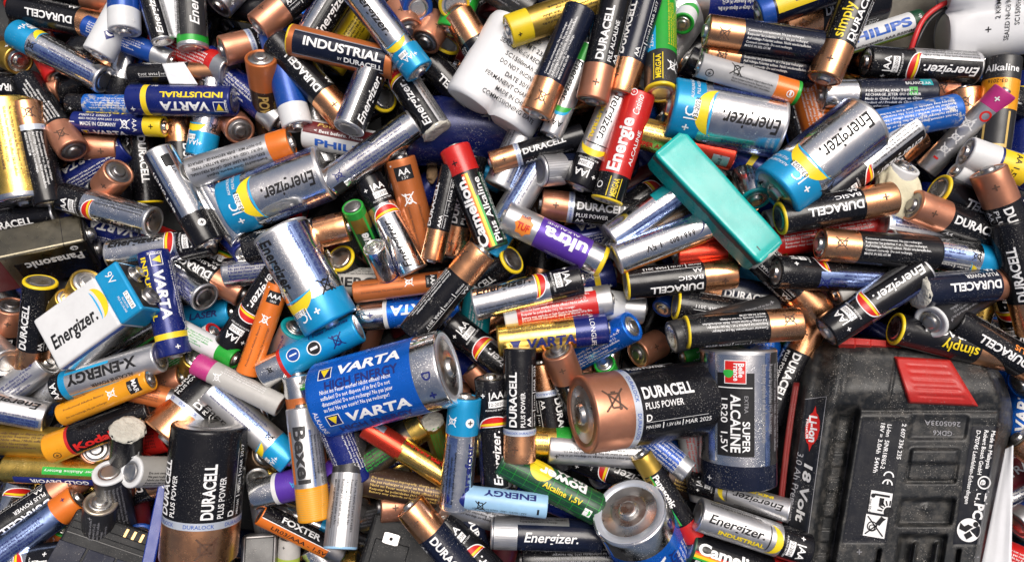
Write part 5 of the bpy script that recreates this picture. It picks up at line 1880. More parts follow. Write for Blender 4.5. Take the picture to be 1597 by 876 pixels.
DATA = """
# layer|kind|design|plus px|minus px|options|label
# ---- top edge, from the corner eastward
2|A|dur,,o|182 4|20 -30|f0|black cell with a copper end cut by the top edge, above the mirrored wordmark cell
3|A|dur|180 46|14 13|f0 ac|black and copper cell with upside-down white wordmark, its copper end against the white cell
4|A|ener_blue|18 50|165 128|f55 ac|silver cell with cyan end and bright streak, topmost in the photo's upper corner
4.5|A|plain,bronze,old_gold,,ink_white|28 95|-8 76|t50 ap rold_gold|cell seen on its gold-ringed button end beside the cyan-ended silver cell
2|A|dur,,o|98 141|-80 132|f0 ap|dusty black and dull copper cell under the gold-ringed button end
2|A|plain,red|92 122|60 55|t35 ap|red cell with its button just showing under the silver cell with cyan end
4.2|A|carrefour,w|151 86|203 2|f-8 t14 ap|white cell with a small navy diamond emblem, button towards the viewer
5|A|plain,blue,white,,ink_white|192 50|190 -90|f0 t25 ap|blue cell with white button end overlapping the white emblem cell
4|B|plain,blue,matt_silver,,ink_white|266 95|196 66|f0 t22 ap|slim blue cell with silver end facing out beside the white emblem cell
5|B|ener_max|205 -95|252 66|f0 am|slim red and black cell with vertical white lettering, a minus sign at its foot
6|A|ener_green|288 -100|299 78|f10 t-22 am|silver cell with green ring round its base, standing lettering at the top edge
3.6|B|dur,,,MAR 2012|342 112|176 118|f84 ap|slim black and copper cell wearing a torn white paper tag
5|A|varta_ind|196 156|370 158|f-14 ac|navy cell lying level with upside-down white and yellow lettering and yellow ring
4|B|plain,scuffed_blue,black,,ink_white|106 163|262 166|f10 ap|slim black-ended blue cell sticking out from behind the level navy cell
4|B|varta_ger|262 198|108 190|f8 ac|slim navy cell with yellow plus end and a made-in line, below the level navy cell
4.6|C|goldc|38 314|8 162|f6 ac|large gold cell with dense brown print standing along the photo's edge
5|A|dur,,b|38 162|76 318|f170 ac|black and copper cell with pale blue ring leaning against the large gold cell
4.4|A|dur,,of|113 236|66 160|f170 t38 ap|dull copper cell with white flaky rim round its button, below the slim yellow-ended cell
3|A|dur,,o|184 232|60 226|f20 t14 ap|dull copper cell lying level behind the flaky-rimmed copper cell
2|A|varta_ind|92 292|172 246|f60 ac|navy cell with yellow ring deep beneath the two copper button ends
4.2|A|dur,,o|183 268|150 325|f0 t52 ap|copper cell seen on its bright silver button end, nearest the white and black standing cell
3|A|dur,,y|212 165|229 318|f0 am|black cell with vertical wordmark and yellow-rimmed base between copper ends and silver cell
2|A|dur|277 178|287 345|f20 ap|black cell with vertical wordmark fragment half buried behind the silver and black touch cell
3|A|ener_blue|310 244|338 92|f40 ap|cyan-ended cell with yellow swoosh dropping below the level navy cell
5.5|A|vtech|323 378|245 238|f10 ac|silver cell with black plus end and a white plus disc, sloping steeply
6|A|silver_orange|452 222|296 270|f10 ac|matt silver cell with bright orange end and grey warning print
4|A|plain,matt_silver|338 10|420 -70|t30 ap|silver button end peeping in at the top edge beside the green-ringed cell
5|A|dur,,o|400 44|500 -36|f60 t16 ap|copper cell with scuffed button, upper of two copper ends side by side at the top
4|A|dur,,ob,MAR 2026|344 80|500 44|f84 t18 ap|copper cell with grey band, lower of two copper ends side by side at the top
5|A|power|404 90|430 190|f10 t42 ap|orange-topped brown cell with gold vertical lettering, its button up
3|A|plain,red,,matt_silver|300 90|358 113|t-40 am|red cell with silver base showing beneath the grey-banded copper cell
6|A|durind|625 103|450 62|f4 am|orange and black cell lettered INDUSTRIAL with yellow-rimmed whitish base
7|A|ener_blue|652 112|545 -26|f2 ap|silver cell with cyan end and yellow swoosh crossing the orange INDUSTRIAL cell
5|A|ener_max,h|556 -60|480 62|f0 am|black and silver cell with white slanted lettering rising to the top edge
4|A|plain,yellow,,,ink_black|600 -30|510 110|f0|yellow label cell with black print beneath the crossing cyan-ended cell
5|A|dur,,o|634 48|600 -30|t42 ap|dull copper button end next to the cyan tip at the top
5|A|dur,,o|660 66|700 20|t40 ap|dull copper button end lower and darker, beside the cyan tip at the top
5|A|plain,blue|590 -60|650 14|t-60 am rblue|blue-rimmed silver cell base facing out near the top edge
5|A|dur|531 181|432 70|f0 ac|black and copper cell running downhill under the orange INDUSTRIAL cell
4.6|A|plain,blue,white,,ink_white,<1|462 198|436 92|f10 t22 ap|blue cell with white end and a large white numeral, hanging button down
4|A|plain,matt_silver,,,ink_black|480 120|502 240|f0|silver cell with dense black print wedged under the downhill copper-ended cell
6|A|ener_max,h|582 112|541 202|f14 t-24 am|half silver half black cell, silver base tilted up, orange rim on top
4|A|philips_power|640 240|474 207|f6 am|white and maroon cell with blue lettering below the tilted silver base
6|A|silver_print|510 287|646 192|f0 ac|bright silver cell with fine blue print above the pair of stout cyan cells
5|A|ener_max|604 92|680 206|f-12 t-22 am ccrust|black cell with red and yellow swoosh ending in a whitish crusted base
4.5|A|plain,black,,,ink_white|560 190|596 152|t-60 am ryellow|yellow-ringed black cell base deep behind the half silver half black cell
6.4|C|ener_blue|352 328|508 268|f0 ac|stout silver cell with cyan end, lying under the bright silver printed cell
4|A|dur,,o|372 204|362 180|t62 ap|dull copper button end between the navy printed cell and the white numeral cell
2.8|A|plain,navy,matt_silver,,ink_white|436 192|362 128|f10 ap|navy cell with silver plus end, sloping beside the white numeral cell
6|A|orange,AA,b|622 250|664 400|f0 t8 ac|brown-orange cell with a black AA patch at its button end
# ---- top centre
8|A|plain,old_gold,yellow,,ink_black|790 50|905 12|f10 t14 ap|olive gold cell with yellow-ringed button lying across the white twin-cell pack
8|A|dur,,n|836 172|900 22|f172 ac|black and copper cell with small print lying on the white twin-cell pack
7|B|ener_adv|856 212|917 70|f10 ap|slim silver and green cell beneath the copper cell on the white pack
8|A|dur,PILE ALCALINE,o|921 158|964 -28|f10 ap|black and copper cell with vertical wordmark and French subtitle, copper end down
7|A|dur,,n|952 190|1010 -20|f40 am|black cell with vertical wordmark leaning behind the one with the French subtitle
6.3|A|ener_ind|902 288|966 138|f0 ac|silver and black cell with yellow swoosh beside the red ALCALINE cell
7|A|energie|994 150|944 312|f0 ac|red cell lettered ALCALINE with black foot and yellow ring
2|D|bare,deep_navy|800 200|660 205|f0|large dark blue cell sunk in the hollow below the white twin-cell pack
3|A|dur,,o|778 212|690 120|f10 ap|copper end with a plus mark showing in the hollow under the white twin-cell pack
6|B|dur,,b|763 254|900 212|f6 ap|slim black and copper cell with silver band just below the white twin-cell pack
6|A|camelion|708 235|766 384|f20 ac|red-topped cell with rainbow stripe and tall white vertical lettering
5|A|plain,green|700 50|730 -20|t20 ap|green cell glimpsed behind the yellow-ringed base at the top edge
5.5|A|dur,,y|690 -30|706 8|t-58 am|copper-toned base with yellow ring at the top edge above the white twin-cell pack
5.5|A|dur|711 22|776 130|f100 ap|bright copper end wedged behind the white twin-cell pack
4|A|dur,,y|650 170|693 68|f30 am t-34|black cell with yellow-edged base tucked behind the white twin-cell pack
5|A|ener_blue,m|815 205|775 292|f120 am t-10|blue and silver cell standing between the slim banded cell and the rainbow-striped cell
6|A|ener_dark|960 258|838 267|t-30 am f60|black cell whose white-ringed base with red centre faces out
4|B|plain,bronze|822 302|836 345|t60 ap|small bronze button end below the white-ringed base
6|A|dur,PLUS POWER,ob|842 318|1000 336|f10 ap|dull copper and black cell with blue-grey band above the purple cell
6|A|plain,charcoal,,,ink_grey|828 20|736 -40|f0 ap|dark cell with dull silver button at the top edge above the olive gold cell
7|C|plain,ink_blue_black,,,ink_grey|990 -30|836 -8|f20|stout black cell along the top edge, mostly cropped away
6|A|plain,cyan,,,ink_white|1026 10|1016 -20|t62 ap rcyan|cell seen end-on with a sky-blue ring at the top edge
5|B|plain,green,white|1062 38|1072 10|t60 ap rgreen|small green-ringed white button end beside the green rechargeable cell
4|C|plain,navy,dark_steel,,ink_white|1062 4|1180 0|f10 ap|dark navy stout cell with steel end at the top edge
7|A|nimh|1026 20|1028 146|f14 t-36 am|green and black rechargeable cell with yellow-ringed base tilted up
8|A|dur,,n|1092 48|1282 76|f170 ac|black and copper cell, upper of a touching pair above the stout cyan cell
7|A|dur,,n|1096 84|1266 112|f170 ac|black and copper cell, lower of a touching pair above the stout cyan cell
8.3|B|greyorange|1090 102|1240 146|f0 ac|slim grey cell with orange and green base lying on the copper pair
7|C|ener_blue|1030 166|1222 202|f0 ac|stout silver and cyan cell lying between red ALCALINE cell and grey slim cell
8|C|ener_blue|1206 302|1348 190|f0 ac|stout silver and cyan cell sloping down onto the turquoise bar's upper side
5|A|ener_max|1068 94|1200 170|f0 ap|black cell with white plus mark mostly hidden by the copper pair
4|C|plain,matt_silver,,,ink_grey|1060 20|978 138|f0 am t-14|grey stout cell stub in the gap beside the green rechargeable cell
6.6|A|redgold|1140 242|990 206|f0 ap|red and gold foil cell poking out from under the turquoise bar
5.6|A|varta_ind|1196 274|1064 196|f10 ap t10|navy cell with yellow ring and bright button above the turquoise bar
6|A|ener_max|1222 110|1250 215|f0|black and red cell fragment between the two stout cyan cells
6.5|A|plain,orange,,,ink_white|1244 92|1270 186|f0|orange-red cell in the gap beneath the copper end with cross mark
5|A|plain,matt_silver,,,ink_black|1086 236|1146 292|f0 am|dark-ringed silver cell below the yellow-ringed navy cell
7|A|yellowblue|1180 24|1300 -22|f0 t12 ap|yellow and blue cell with steel button entering at the top edge
6|C|dur,,|1206 40|1370 -6|f0 ap|stout black cell with wide white wordmark cropped by the top edge
# ---- upper right
9|A|dur,simply,|1282 124|1352 -46|f14 ap|black and copper cell with yellow lowercase lettering, copper cross mark at its lower end
6|B|philips_aaa|1432 32|1290 78|f0 ap|slim white cell with bold blue lettering and green underside
6|A|ener_max|1338 96|1528 108|f-12 ac|black cell with upside-down white lettering over a silver lower half, below the red wire
7|A|chung|1270 150|1456 148|f0 ac|black cell with silver plus end and five lines of small print
7|A|plain,scuffed_blue,,,ink_white|1320 206|1488 172|f10 am|plain blue cell with scratched white scuffs, below the black cell with silver end
8|B|magenta|1554 158|1452 250|f0 ac t6|slim silver cell with magenta end and three crossed bins
6|A|aline|1563 92|1541 260|f0 ap|charcoal cell with an amber band standing by the photo's edge
4|C|varta_ind|1604 110|1588 290|f30|stout navy cell showing a sliver at the photo's edge
7|A|whiteend|1503 238|1640 284|f10 t20 ap|navy and yellow cell with white button end near the magenta-ended cell
6|B|whiteend|1487 266|1570 320|f60 t28 ap|slim white button end tucked below the yellow-banded white-ended cell
8|A|dur,PLUS,o|1538 266|1604 420|f10 t16 ap|dull copper cell with broad steel button by the photo's edge
6|A|plain,red,white,,ink_white|1408 258|1340 318|t26 ap|red cell with white collar and greenish button
6|A|dur,,y|1590 352|1460 296|t-32 am|black cell with yellow-ringed base beside the cream foam scrap
7|A|ener_max,|1282 306|1402 212|f-70 ap|black and red cell with pale date panel hidden under the sloping stout cyan cell
5|A|dur|1430 212|1320 300|f40 ap|copper fragment between the scuffed blue cell and the red cell with white collar
5|A|dur,,o|1432 130|1620 168|f172 ap|dull copper cell with small print beneath the scuffed blue cell
5|A|dur,,f|1500 150|1518 300|f172|charcoal cell with small print under the slim magenta-ended cell
# ---- left, middle band
5|A|dur,ALKALINE,g|-95 366|92 332|f-8 am|black cell with white wordmark and grey base above the gold nine-volt block
5|A|ener_max,s|70 300|238 346|f-40 am t-32|silver-blue cell with dark base facing out and upside-down lettering
4|A|varta_ind|60 335|246 378|f20 am|navy cell with pale lettering just under the silver-blue cell
5.4|A|ener_max,s|330 376|170 398|f-26 ac|bright silver cell with black end and a red and yellow swoosh
6|A|dur,,y|50 570|61 438|f40 t-32 am|black cell standing with its yellow-ringed base up, vertical wordmark
6.6|A|plain,old_gold,,,ink_brown|134 440|140 480|t58 ap|gold-ringed button end close above the white nine-volt block
6.4|B|plain,old_gold,,,ink_brown|103 465|108 490|t60 ap|smaller gold button end close above the white nine-volt block
7|A|varta_ind|270 548|238 398|f6 ac t6|navy cell standing upright with bold white vertical lettering and yellow ring
4.6|A|ener_max,s|275 420|318 464|t-44 am f60|dark-based cell pointing at the blue upright cell's foot, dusty grey ring
4.4|A|dur,BASIC,o|378 458|252 390|f0 ap|black cell with upside-down wordmark ending in dull copper with a steel button
4|A|camelion|210 360|372 424|f60 am|green and black cell with pale lettering behind the silver button cell
4|A|tech|360 486|262 502|f0 ap|light blue cell with white lettering beside the upright navy cell
5|B|plain,green,white|333 517|284 552|t32 ap rred|slim white and green cell with a red ring round its button
6.6|A|xenergy|92 604|248 556|f0 am|silver and light blue cell with upside-down black ENERGY lettering
5|A|plain,old_gold,,,ink_brown|306 555|312 590|t62 ap|gold button end next to the magenta-tipped cell
7|B|magenta,g|308 569|430 630|f0 ac|warm grey cell with magenta tip
5|A|plain,ink_blue_black,,,ink_grey|60 554|22 606|t40 ap|blue-black cell with round steel button under the white nine-volt block
5|A|plain,silver,,,ink_black|248 498|164 548|f0|silver printed cell squeezed under the white nine-volt block
4|A|plain,red,,,ink_white|318 308|430 318|f0 ap|red cell end showing at the cyan tip of the stout cell
5|A|plain,silver,,,ink_navy|330 300|380 374|t-26 am f30|silver and grey cell whose base shows under the stout cyan cell
4|B|plain,navy,,,ink_white|378 394|360 360|t50 ap|small navy button end in the dark gap below the silver and grey base
5|A|plain,silver,,,ink_navy|480 412|350 426|f0 am|silver-blue cell with navy print lying level under the big sloping stout cell
7|C|ener_blue|512 500|436 362|f42 ac|stout silver and cyan cell standing with lettering running down, near the middle
5|A|dur,,|541 352|400 385|f100 ap|copper end with steel button beside the stout standing cyan cell
6.5|B|true|590 412|547 322|f20 t-44 am|slim green and gold cell with green ring round its dark base
7|B|silver_navy|580 384|614 440|f0 t44 ap|slim navy cell with worn silver button end
6|A|ener_max,s|568 274|646 428|f10 ac|silver cell with black AA end, lettering climbing towards the brown-orange cell
4|A|energy_grey|650 442|490 438|f0|grey-white cell with dark ENERGY lettering deep behind the orange slim cell
6|B|orange,AAA,b|694 438|548 456|f-12 ac|slim orange cell lying level over the blue and silver one
5|A|varta_blue|557 494|720 478|f10 ap|blue and silver cell with upside-down white lettering beneath the slim orange cell
5|A|ener_max,h|354 540|424 438|f0 ap|black-ended cell with red and yellow swoosh beside the slim orange upright cell
6|B|orange,AAA,|432 446|384 580|f0 ac|slim orange cell standing with a black AAA patch on top
5|A|plain,matt_silver,,,ink_navy|460 510|430 580|t42 ap rteal|silver button end inside a teal ring
7|A|piles|402 586|562 508|f6 ac|bright blue cell with two round white pictograms and a red ring
5|B|plain,white,green,,ink_green|366 560|318 530|t28 ap|slim white cell with green end and little steel button
8|D|varta_he|693 574|508 622|f-6 t20 ac|largest blue and chrome cell, bright white lettering, steel end facing out
# ---- middle
6|B|dur,,|671 404|702 262|f60 ac|slim black and copper cell standing beside the brown-orange cell
5|A|dur,PLUS,|702 398|738 230|f20 ap|copper foot with white band just behind the slim standing copper cell
9|A|dur,,,MAR 2017|748 392|642 520|f110 ac t8|black and copper cell with date print lying on top, near the rainbow-striped cell
6|A|dur,PLUS POWER,y|726 450|797 404|t-40 am f-20|black cell with round yellow-ringed base beside the copper top of the dated cell
8|A|ultra|784 336|940 410|f4 ac|purple and silver cell with big white lowercase lettering and yellow ring
5|A|ener_blue,m|764 380|836 262|f90|pale silver-blue cell standing behind the purple cell's orange badge
4|A|varta_ind|836 384|1010 348|f50|navy cell deep behind the purple cell
6|A|lr03,t|1068 292|950 372|f0 am|silver cell turning teal towards the turquoise bar
5|A|ener_max|1060 272|930 352|f0 am|black cell with slanted white lettering above the silver and teal cell
7|A|lr03|1112 346|958 404|f4 am|silver cell with upside-down LR03 lettering touching the turquoise bar
5|A|varta_ind|952 426|800 460|f70|navy and yellow cell under the purple cell's yellow tip
5|B|plain,warm_grey|944 378|1000 420|t30 ap|small grey-white cell end right behind the purple cell's tip
7|A|ener_max,s|896 438|744 474|f-30 ac|silver cell with black end and lettering along its upper edge, above the red label cell
5|A|plain,teal,,,ink_white|752 404|736 520|f0|teal cell standing in the gap beside the dated copper cell
6|A|redlabel|942 468|792 492|f0 ac|white and red label cell with pale worn print
7|A|varta_gold|946 512|772 532|f0 ac|gold and navy cell with navy lettering above the large copper-ended cell
6|A|ener_max|698 502|806 590|f6 ap|black cell with red swoosh above the chrome end of the largest blue cell
6.4|A|plain,chrome_blue,,,ink_white|984 508|890 556|f20 t36 ap rchrome_blue|bright blue cell with steel button behind the gold and navy cell
8|A|dur,PLUS POWER,b,MAR 2023|808 722|808 538|f24 ac|black and copper cell standing bolt upright with wordmark and silver band
7|A|dur,,o|866 546|902 640|f0 t34 ap|dull copper cell with wide steel button, upright beside the bolt upright one
4|B|plain,green|940 566|948 596|t55 ap|small green-ringed button end behind the large copper-ended cell
4|A|dur,,o|735 572|790 640|f0 ap|rusty copper patch beside the chrome end of the large blue cell
5|A|plain,white,matt_silver,,ink_grey|1002 482|900 470|f0 ap|white cell with silver end beside the blue cell with steel button
5|B|plain,blue|1030 482|1048 440|t40 ap|small blue button end under the yellow-rimmed copper cells
6|A|dur,,y,MAR 2011|1238 502|1050 474|f80 am|black and dull copper cell with yellow rim, middle one of three below the turquoise bar
7|A|dur,BASIC,y,MAR 2013|1150 424|966 444|f36 ac|black and copper cell with upside-down BASIC lettering and yellow rim
8|A|dur,,y,MAR 2018|1248 504|1062 518|f150 ac|black and copper cell with yellow rim, lowest of three below the turquoise bar
7|A|plain,charcoal,,,ink_grey|1180 490|1044 526|f0 am t-20|dark cell with silver ring base tucked under the lowest yellow-rimmed copper cell
5|A|dur,,n|1056 440|1244 474|f-6 |black cell with upright white wordmark in the gap below the turquoise bar's tip
6|A|dur,ALKALINE,|1278 490|1160 380|f100 ap|bright copper end pointing down beside the lowest yellow-rimmed copper cell
7|A|ener_max,|1206 424|1364 432|f70 ap t26|black-ended cell with blue-silver printed side at the turquoise bar's tip
6|A|plain,silver,,,ink_black|1177 312|1142 262|t40 ap rteal|silver button end with teal and white rings beside the turquoise bar
5|A|plain,white,,,ink_red|1192 352|1300 330|f-10 ap|white cell with a small red plus, under the yellow-rimmed BASIC cell by the foam
8|A|dur,BASIC,y|1384 310|1218 340|f0 ac|black and copper cell with upside-down BASIC lettering, nearest the cream foam scrap
5|A|redgold|1050 396|1210 382|f30 ap|red and yellow foil cell under the turquoise bar
5|A|plain,bronze,,,ink_grey|1008 360|1090 320|t20 ap|dull bronze cell below the silver and teal cell
5|A|plain,red,,,ink_white|1340 356|1226 374|f0|red cell strip under the copper-ended pair by the foam
8|A|dur,,,|1270 380|1462 396|f178 ac|black and copper cell with small print lying level above the scruffy grey cell
7|A|ener_blue|1556 410|1396 384|f60 ap|cyan-ended silver cell with yellow flash emerging from the level copper cell
6|A|ener_blue,m|1520 372|1370 350|f40 am|silver cell edge showing behind the level copper cell
7|A|dur,,o|1420 320|1580 380|f8 ap t30|dull copper cell with broad button and upright white wordmark, beside the cream foam
8|A|dur,PLUS POWER,f|1610 512|1568 345|f10 am t-14|charcoal cell with vertical wordmark and silver ring base by the photo's edge
8|A|ener_max|1286 518|1432 424|f4 ap|black cell with red swoosh and white plus panel just above the power tool pack
7.6|A|dur,PLUS POWER,no|1580 440|1428 454|f0 am t-34 ccrust|black cell with white crusted base facing out and upside-down lettering
7.2|A|plain,charcoal,,,ink_grey|1448 502|1490 465|t52 ap rwhite|black cell with white ring and steel button beneath the crusted base
7|A|dur,simply,y|1560 552|1392 512|f16 am t-24|black cell with yellow ring and upside-down yellow lowercase lettering
7|A|dur,PLUS+,,MAR 2012|1640 592|1482 500|f0 am|black cell with orange PLUS lettering running off the photo's edge
6|A|ener_max|1596 540|1550 392|f10|black cell with small AAA print and silver flank by the charcoal cell
5|A|plain,gold,,,ink_black|1510 520|1540 410|f0|gold cell glimpsed between the crusted-base cell and the photo's edge
5|B|plain,green|1430 412|1500 424|f0|green cell sliver under the level copper cell
6|A|energy_grey|1330 442|1420 398|f60|scruffy grey printed cell beneath the level copper cell
5|A|dur,PLUS POWER,|1266 500|1192 660|f0|black cell with slanting wordmark between the chrome standing cell and the power tool pack
# ---- bottom left
6|A|ener_blue,m|-80 622|74 650|f30 am t-14|silver-blue cell with dark base facing out at the photo's edge
5|A|plain,matt_silver,,,ink_grey|104 556|50 650|f0|grey silver cell leaning behind the orange slim cell's end
5|A|plain,matt_silver,,,ink_navy|46 584|-30 640|f0|dull silver cell under the blue-black button cell
7|B|orange,MAR,a|226 594|102 644|f0 ac|slim amber cell with a black date patch and amber button end
5.8|A|dur,,o|284 588|190 622|f0 t22 ap|dull copper end with steel button beside the amber slim cell
6|B|plain,brown_orange,,dark_steel,ink_brown|176 604|282 626|f0 am t-12|slim orange cell with silver base beneath the amber one
5|C|dur,PLUS POWER,b|256 684|372 566|f0 ap t8|stout copper and black cell with plus mark beside the large standing copper cell
6|A|kodak|76 700|232 640|f-2 ap|black cell with amber end and red and gold lettering
7|A|dur,,f|204 740|197 668|f-30 t-54 am ccrust|black cell standing on end with yellowish crusted base
5|A|plain,old_gold,,,ink_brown|104 690|-60 682|f0|glittery gold cell lying level at the photo's edge
5|A|gold_stripe|190 736|10 728|f0 am|gold cell with thin green and navy stripes below the amber-ended cell
6|A|dur,PLUS POWER,o|130 738|8 816|f16 ap t10|dull copper and black cell with upside-down lettering and plus mark
7|A|plain,blue_foil,orange,,ink_navy|120 776|-10 868|f0 ap t14|orange-ended blue foil cell with a flat steel button
7|A|plain,warm_grey,,,ink_black|300 716|201 735|f30 am t-50 rwhite|grey printed cell with broad white ring round its base
6.5|A|plain,charcoal,,,ink_grey|200 790|168 735|f0 am t-54 rwhite|dark cell with white ring round a flat base, overlapped by the grey printed one
7|A|plain,charcoal,,tan_steel,ink_grey|155 782|158 850|t52 ap rtan_steel|dark cell in torn wrapper with tan stepped button
5|A|dur,,|300 730|112 800|f0|black cell with upside-down white wordmark beside the thin blue bar
6|B|plain,orange,,,ink_white|98 822|88 870|t45 ap rgreen|orange cell with bright green ring round its button
6|A|plain,blue,,,ink_white|214 832|226 880|t48 ap rblue|blue-ringed steel button end beside the thin blue bar
7|A|ener_max,s|110 866|-70 886|f20|silver cell with black lettering cropped by the bottom edge
3.4|A|ener_max,s|44 706|-2 850|f10|silver-black cell with climbing lettering at the photo's edge
4|A|plain,red,,,ink_black|150 706|220 690|f0|red cell sliver beneath the amber-ended black cell
8|D|dur,PLUS POWER,b|306 880|328 646|f-6 ac|largest copper cell standing upright with two vertical wordmarks and silver band
8|A|bexel|469 638|488 806|f4 ac t4|silver and orange cell with tall dark vertical lettering
8|A|silver_black|547 690|528 856|f0 am t-8|ribbed silver and black cell standing upright with rows of small print
7|B|foxter|504 846|404 800|f8 am t-14|slim orange and black cell with white lettering and steel base
6|A|purple_silver|393 770|520 740|f0 ap|indigo cell with polished silver end
6|A|ener_blue,m|452 718|362 640|f60 ap|cyan-ended clear-wrapped cell beside the silver and orange lettered cell
6|A|plain,brown_orange,silver,,ink_brown|462 584|486 740|f30 ap|orange-brown cell behind the silver and orange lettered cell
7|A|varta_ind|488 594|532 690|f100 t10 ap rgreen|navy cell with faint outline print against the large blue and chrome cell
7.6|B|redgold|570 666|694 744|f8 ac|slim gold cell with red end sloping below the large blue and chrome cell
7|B|plain,old_gold,,,ink_green|695 712|671 655|f0 t-48 am ccrust rgreen|slim gold cell with green-ringed crusted end turned up
6|A|plain,pale_gold,,gold,ink_green|596 704|660 660|f0 am|pale gold cell with green print beneath the green-ringed crusted end
5|A|plain,navy,silver,,ink_white|568 692|690 748|f0 ap|navy cell with silver end beneath the slim gold and red cell
6|A|plain,brown,,,ink_gold|700 772|566 748|f10 am|dark brown cell with thin orange print beside the ribbed silver cell
5|A|dur,,o|590 790|720 775|t10 ap|dull copper end in the hollow beside the ribbed silver cell
8|A|dur,,n|636 788|736 905|f-14 ap|black and bright copper cell with slanted wordmark at the bottom edge
6|B|plain,lime,warm_grey,,ink_black|450 838|444 930|f0 ap|lime green slim cell standing at the bottom edge
5|A|plain,silver,,,ink_grey|486 850|540 930|f0 ap|crumpled silver cell end at the bottom edge beside the lime one
# ---- bottom middle
8|A|carrefour|723 618|710 760|f0 t14 ap|silver cell with bright blue top and button, standing upright
7|A|ener_max|762 588|772 745|f6 t16 ap|black-topped cell with white plus and blue side between two upright cells
6|A|dur,,b|842 566|868 730|f40|copper and black cell with grey band leaning behind the bolt upright one
6|A|plain,gold,,green,ink_brown|770 688|888 690|f0 am|gold foil cell with green edge beneath the bolt upright one
9|D|dur,PLUS POWER,bo,MAR 2025|903 646|1096 619|f18 ac t26|large copper and black cell lying down, round steel end facing out
6|A|plain,matt_silver,,,ink_black|866 698|1010 706|f0|silver cell with upside-down print along the underside of the large lying copper cell
7|A|alcaline|934 796|776 714|f0 ac|dark green cell with yellow Alcaline lettering and fine grid
6|A|plain,navy|801 752|880 780|t20 ap|navy cell with steel button beneath the dark green grid cell
8|B|energy_lb|696 771|850 789|f6 ac|slim light blue cell with navy end and upside-down ENERGY lettering
8|A|ener_dark|944 836|754 829|f4 ac|black cell with lined silver end and upright white lettering
7|A|plain,black,,,ink_grey|800 872|990 868|f0|dark cell cropped by the bottom edge under the lined silver one
7|A|ener_max,h|684 812|796 926|f-10 ap|grey and white cell with red swoosh beside the slanted bright copper cell
6|A|plain,matt_silver,,,ink_black|684 778|780 800|t20 ap|silver button end under the slim light blue cell's navy end
6|A|dur,,n|708 760|752 900|f20|black cell with steep white wordmark in the gap above the grey and white cell
9|D|varta_he|978 796|1046 920|f40 t50 ap|large blue cell standing with its dusty steel end up, cropped by the bottom edge
8|B|panasonic|1000 712|1078 834|f10 ac|slim black cell with gold top and red foot beside the dusty steel end
7|B|bluetext|1000 676|1072 736|f0 am t-6|slim blue cell covered in white print with a silver end
8|D|belle|1148 752|1148 540|f4 ac|large chrome and black cell standing upright lettered SUPER ALCALINE
5|A|plain,brown,,,ink_gold|1176 792|1040 744|f0|brown black cell under the large chrome standing cell
7|B|ener_ind|1112 758|1230 797|f6 am t-10|slim silver cell with upside-down yellow and black lettering pointing at the power tool pack
9|A|ener_ind|1258 857|1084 800|f4 ac|silver and black cell with yellow swoosh and upright lettering at the power tool pack
7|A|camelion|1240 908|1072 850|f40 am|black cell with white lettering cropped by the bottom edge
5|A|ener_max|900 712|1012 756|f0|black cell fragment with white letters beneath the large lying copper cell
5|A|plain,grey,,,ink_red|1072 650|1090 740|f0|pale grey cell stub behind the slim blue printed cell
# ---- right strip
4.6|A|varta_blue|1602 540|1588 690|f0|blue cell with white print at the photo's edge beside the power tool pack
5|A|dur,,|1584 682|1640 720|t20 ap|tan copper button end at the photo's edge
2.5|A|plain,maroon,,,ink_white,XTRA|1640 700|1570 740|f0|maroon cell with white lettering at the photo's edge
3|A|plain,blue,,matt_silver,ink_white|1650 770|1582 818|t-30 am rmatt_silver|blue cell with broad silver ring base at the photo's edge
3|A|plain,red,,,ink_white|1650 900|1575 868|f0|red and white cell at the bottom corner
2.4|A|plain,matt_silver,,,ink_navy|1650 740|1560 780|f0|grey silver cell between maroon and blue ones at the photo's edge
# ---- ends that fill the gaps
5|A|plain,bronze,,,ink_grey|412 706|430 690|t58 ap|bronze button end tucked beside the cyan tip of the clear-wrapped cell
4|A|dur,,o|16 476|40 520|t40 ap|brown copper end at the photo's edge beside the standing yellow-ringed cell
5|A|plain,matt_silver,,,ink_grey|-20 520|10 566|t-52 am|silver base facing out at the photo's edge above the leaning silver cells
4|A|dur,,o|992 552|1040 520|t40 ap|rusty copper end under the white silver-ended cell
4|A|plain,green,,,ink_white|1062 556|1120 540|f0 ap|green cell behind the top of the large chrome standing cell
4|A|plain,chrome_blue,,,ink_white|1214 616|1190 540|f0 ap|blue cell end in the dark gap beside the power tool pack's edge
4|A|plain,matt_silver,,,ink_black|930 738|960 720|t50 ap|dull silver button end under the large lying copper cell
5|B|plain,gold|622 736|640 760|t48 ap|small gold button end beneath the slim red and gold cell
4.4|A|dur,,|560 795|520 760|t46 ap|bright copper button end in the hollow below the dark brown cell
5|B|plain,matt_silver,,,ink_navy|398 742|420 770|t52 ap|small silver button end beside the indigo cell's polished tip
4|A|dur,,y|560 410|528 402|t-56 am|black cell with yellow-ringed base deep behind the slim green and gold cell
5|A|dur,,o|148 700|190 690|t48 ap|dull copper end peeping under the amber-ended black cell
5|B|plain,old_gold,,,ink_brown|286 690|300 660|t55 ap|small gold end beside the stout copper cell's plus mark
5|A|dur,,|240 740|262 716|t52 ap|copper button end squeezed between white-ringed cell and thin blue bar
5|A|plain,chrome_blue,,,ink_white|1588 600|1610 580|t40 ap|blue button end at the photo's edge beside the red release button
4|B|plain,gold|884 600|910 590|t40 ap|gold end behind the upright dull copper cell
5|A|plain,charcoal,,,ink_grey|668 786|650 770|t50 ap|dark stepped button end beside the slanted bright copper cell
"""
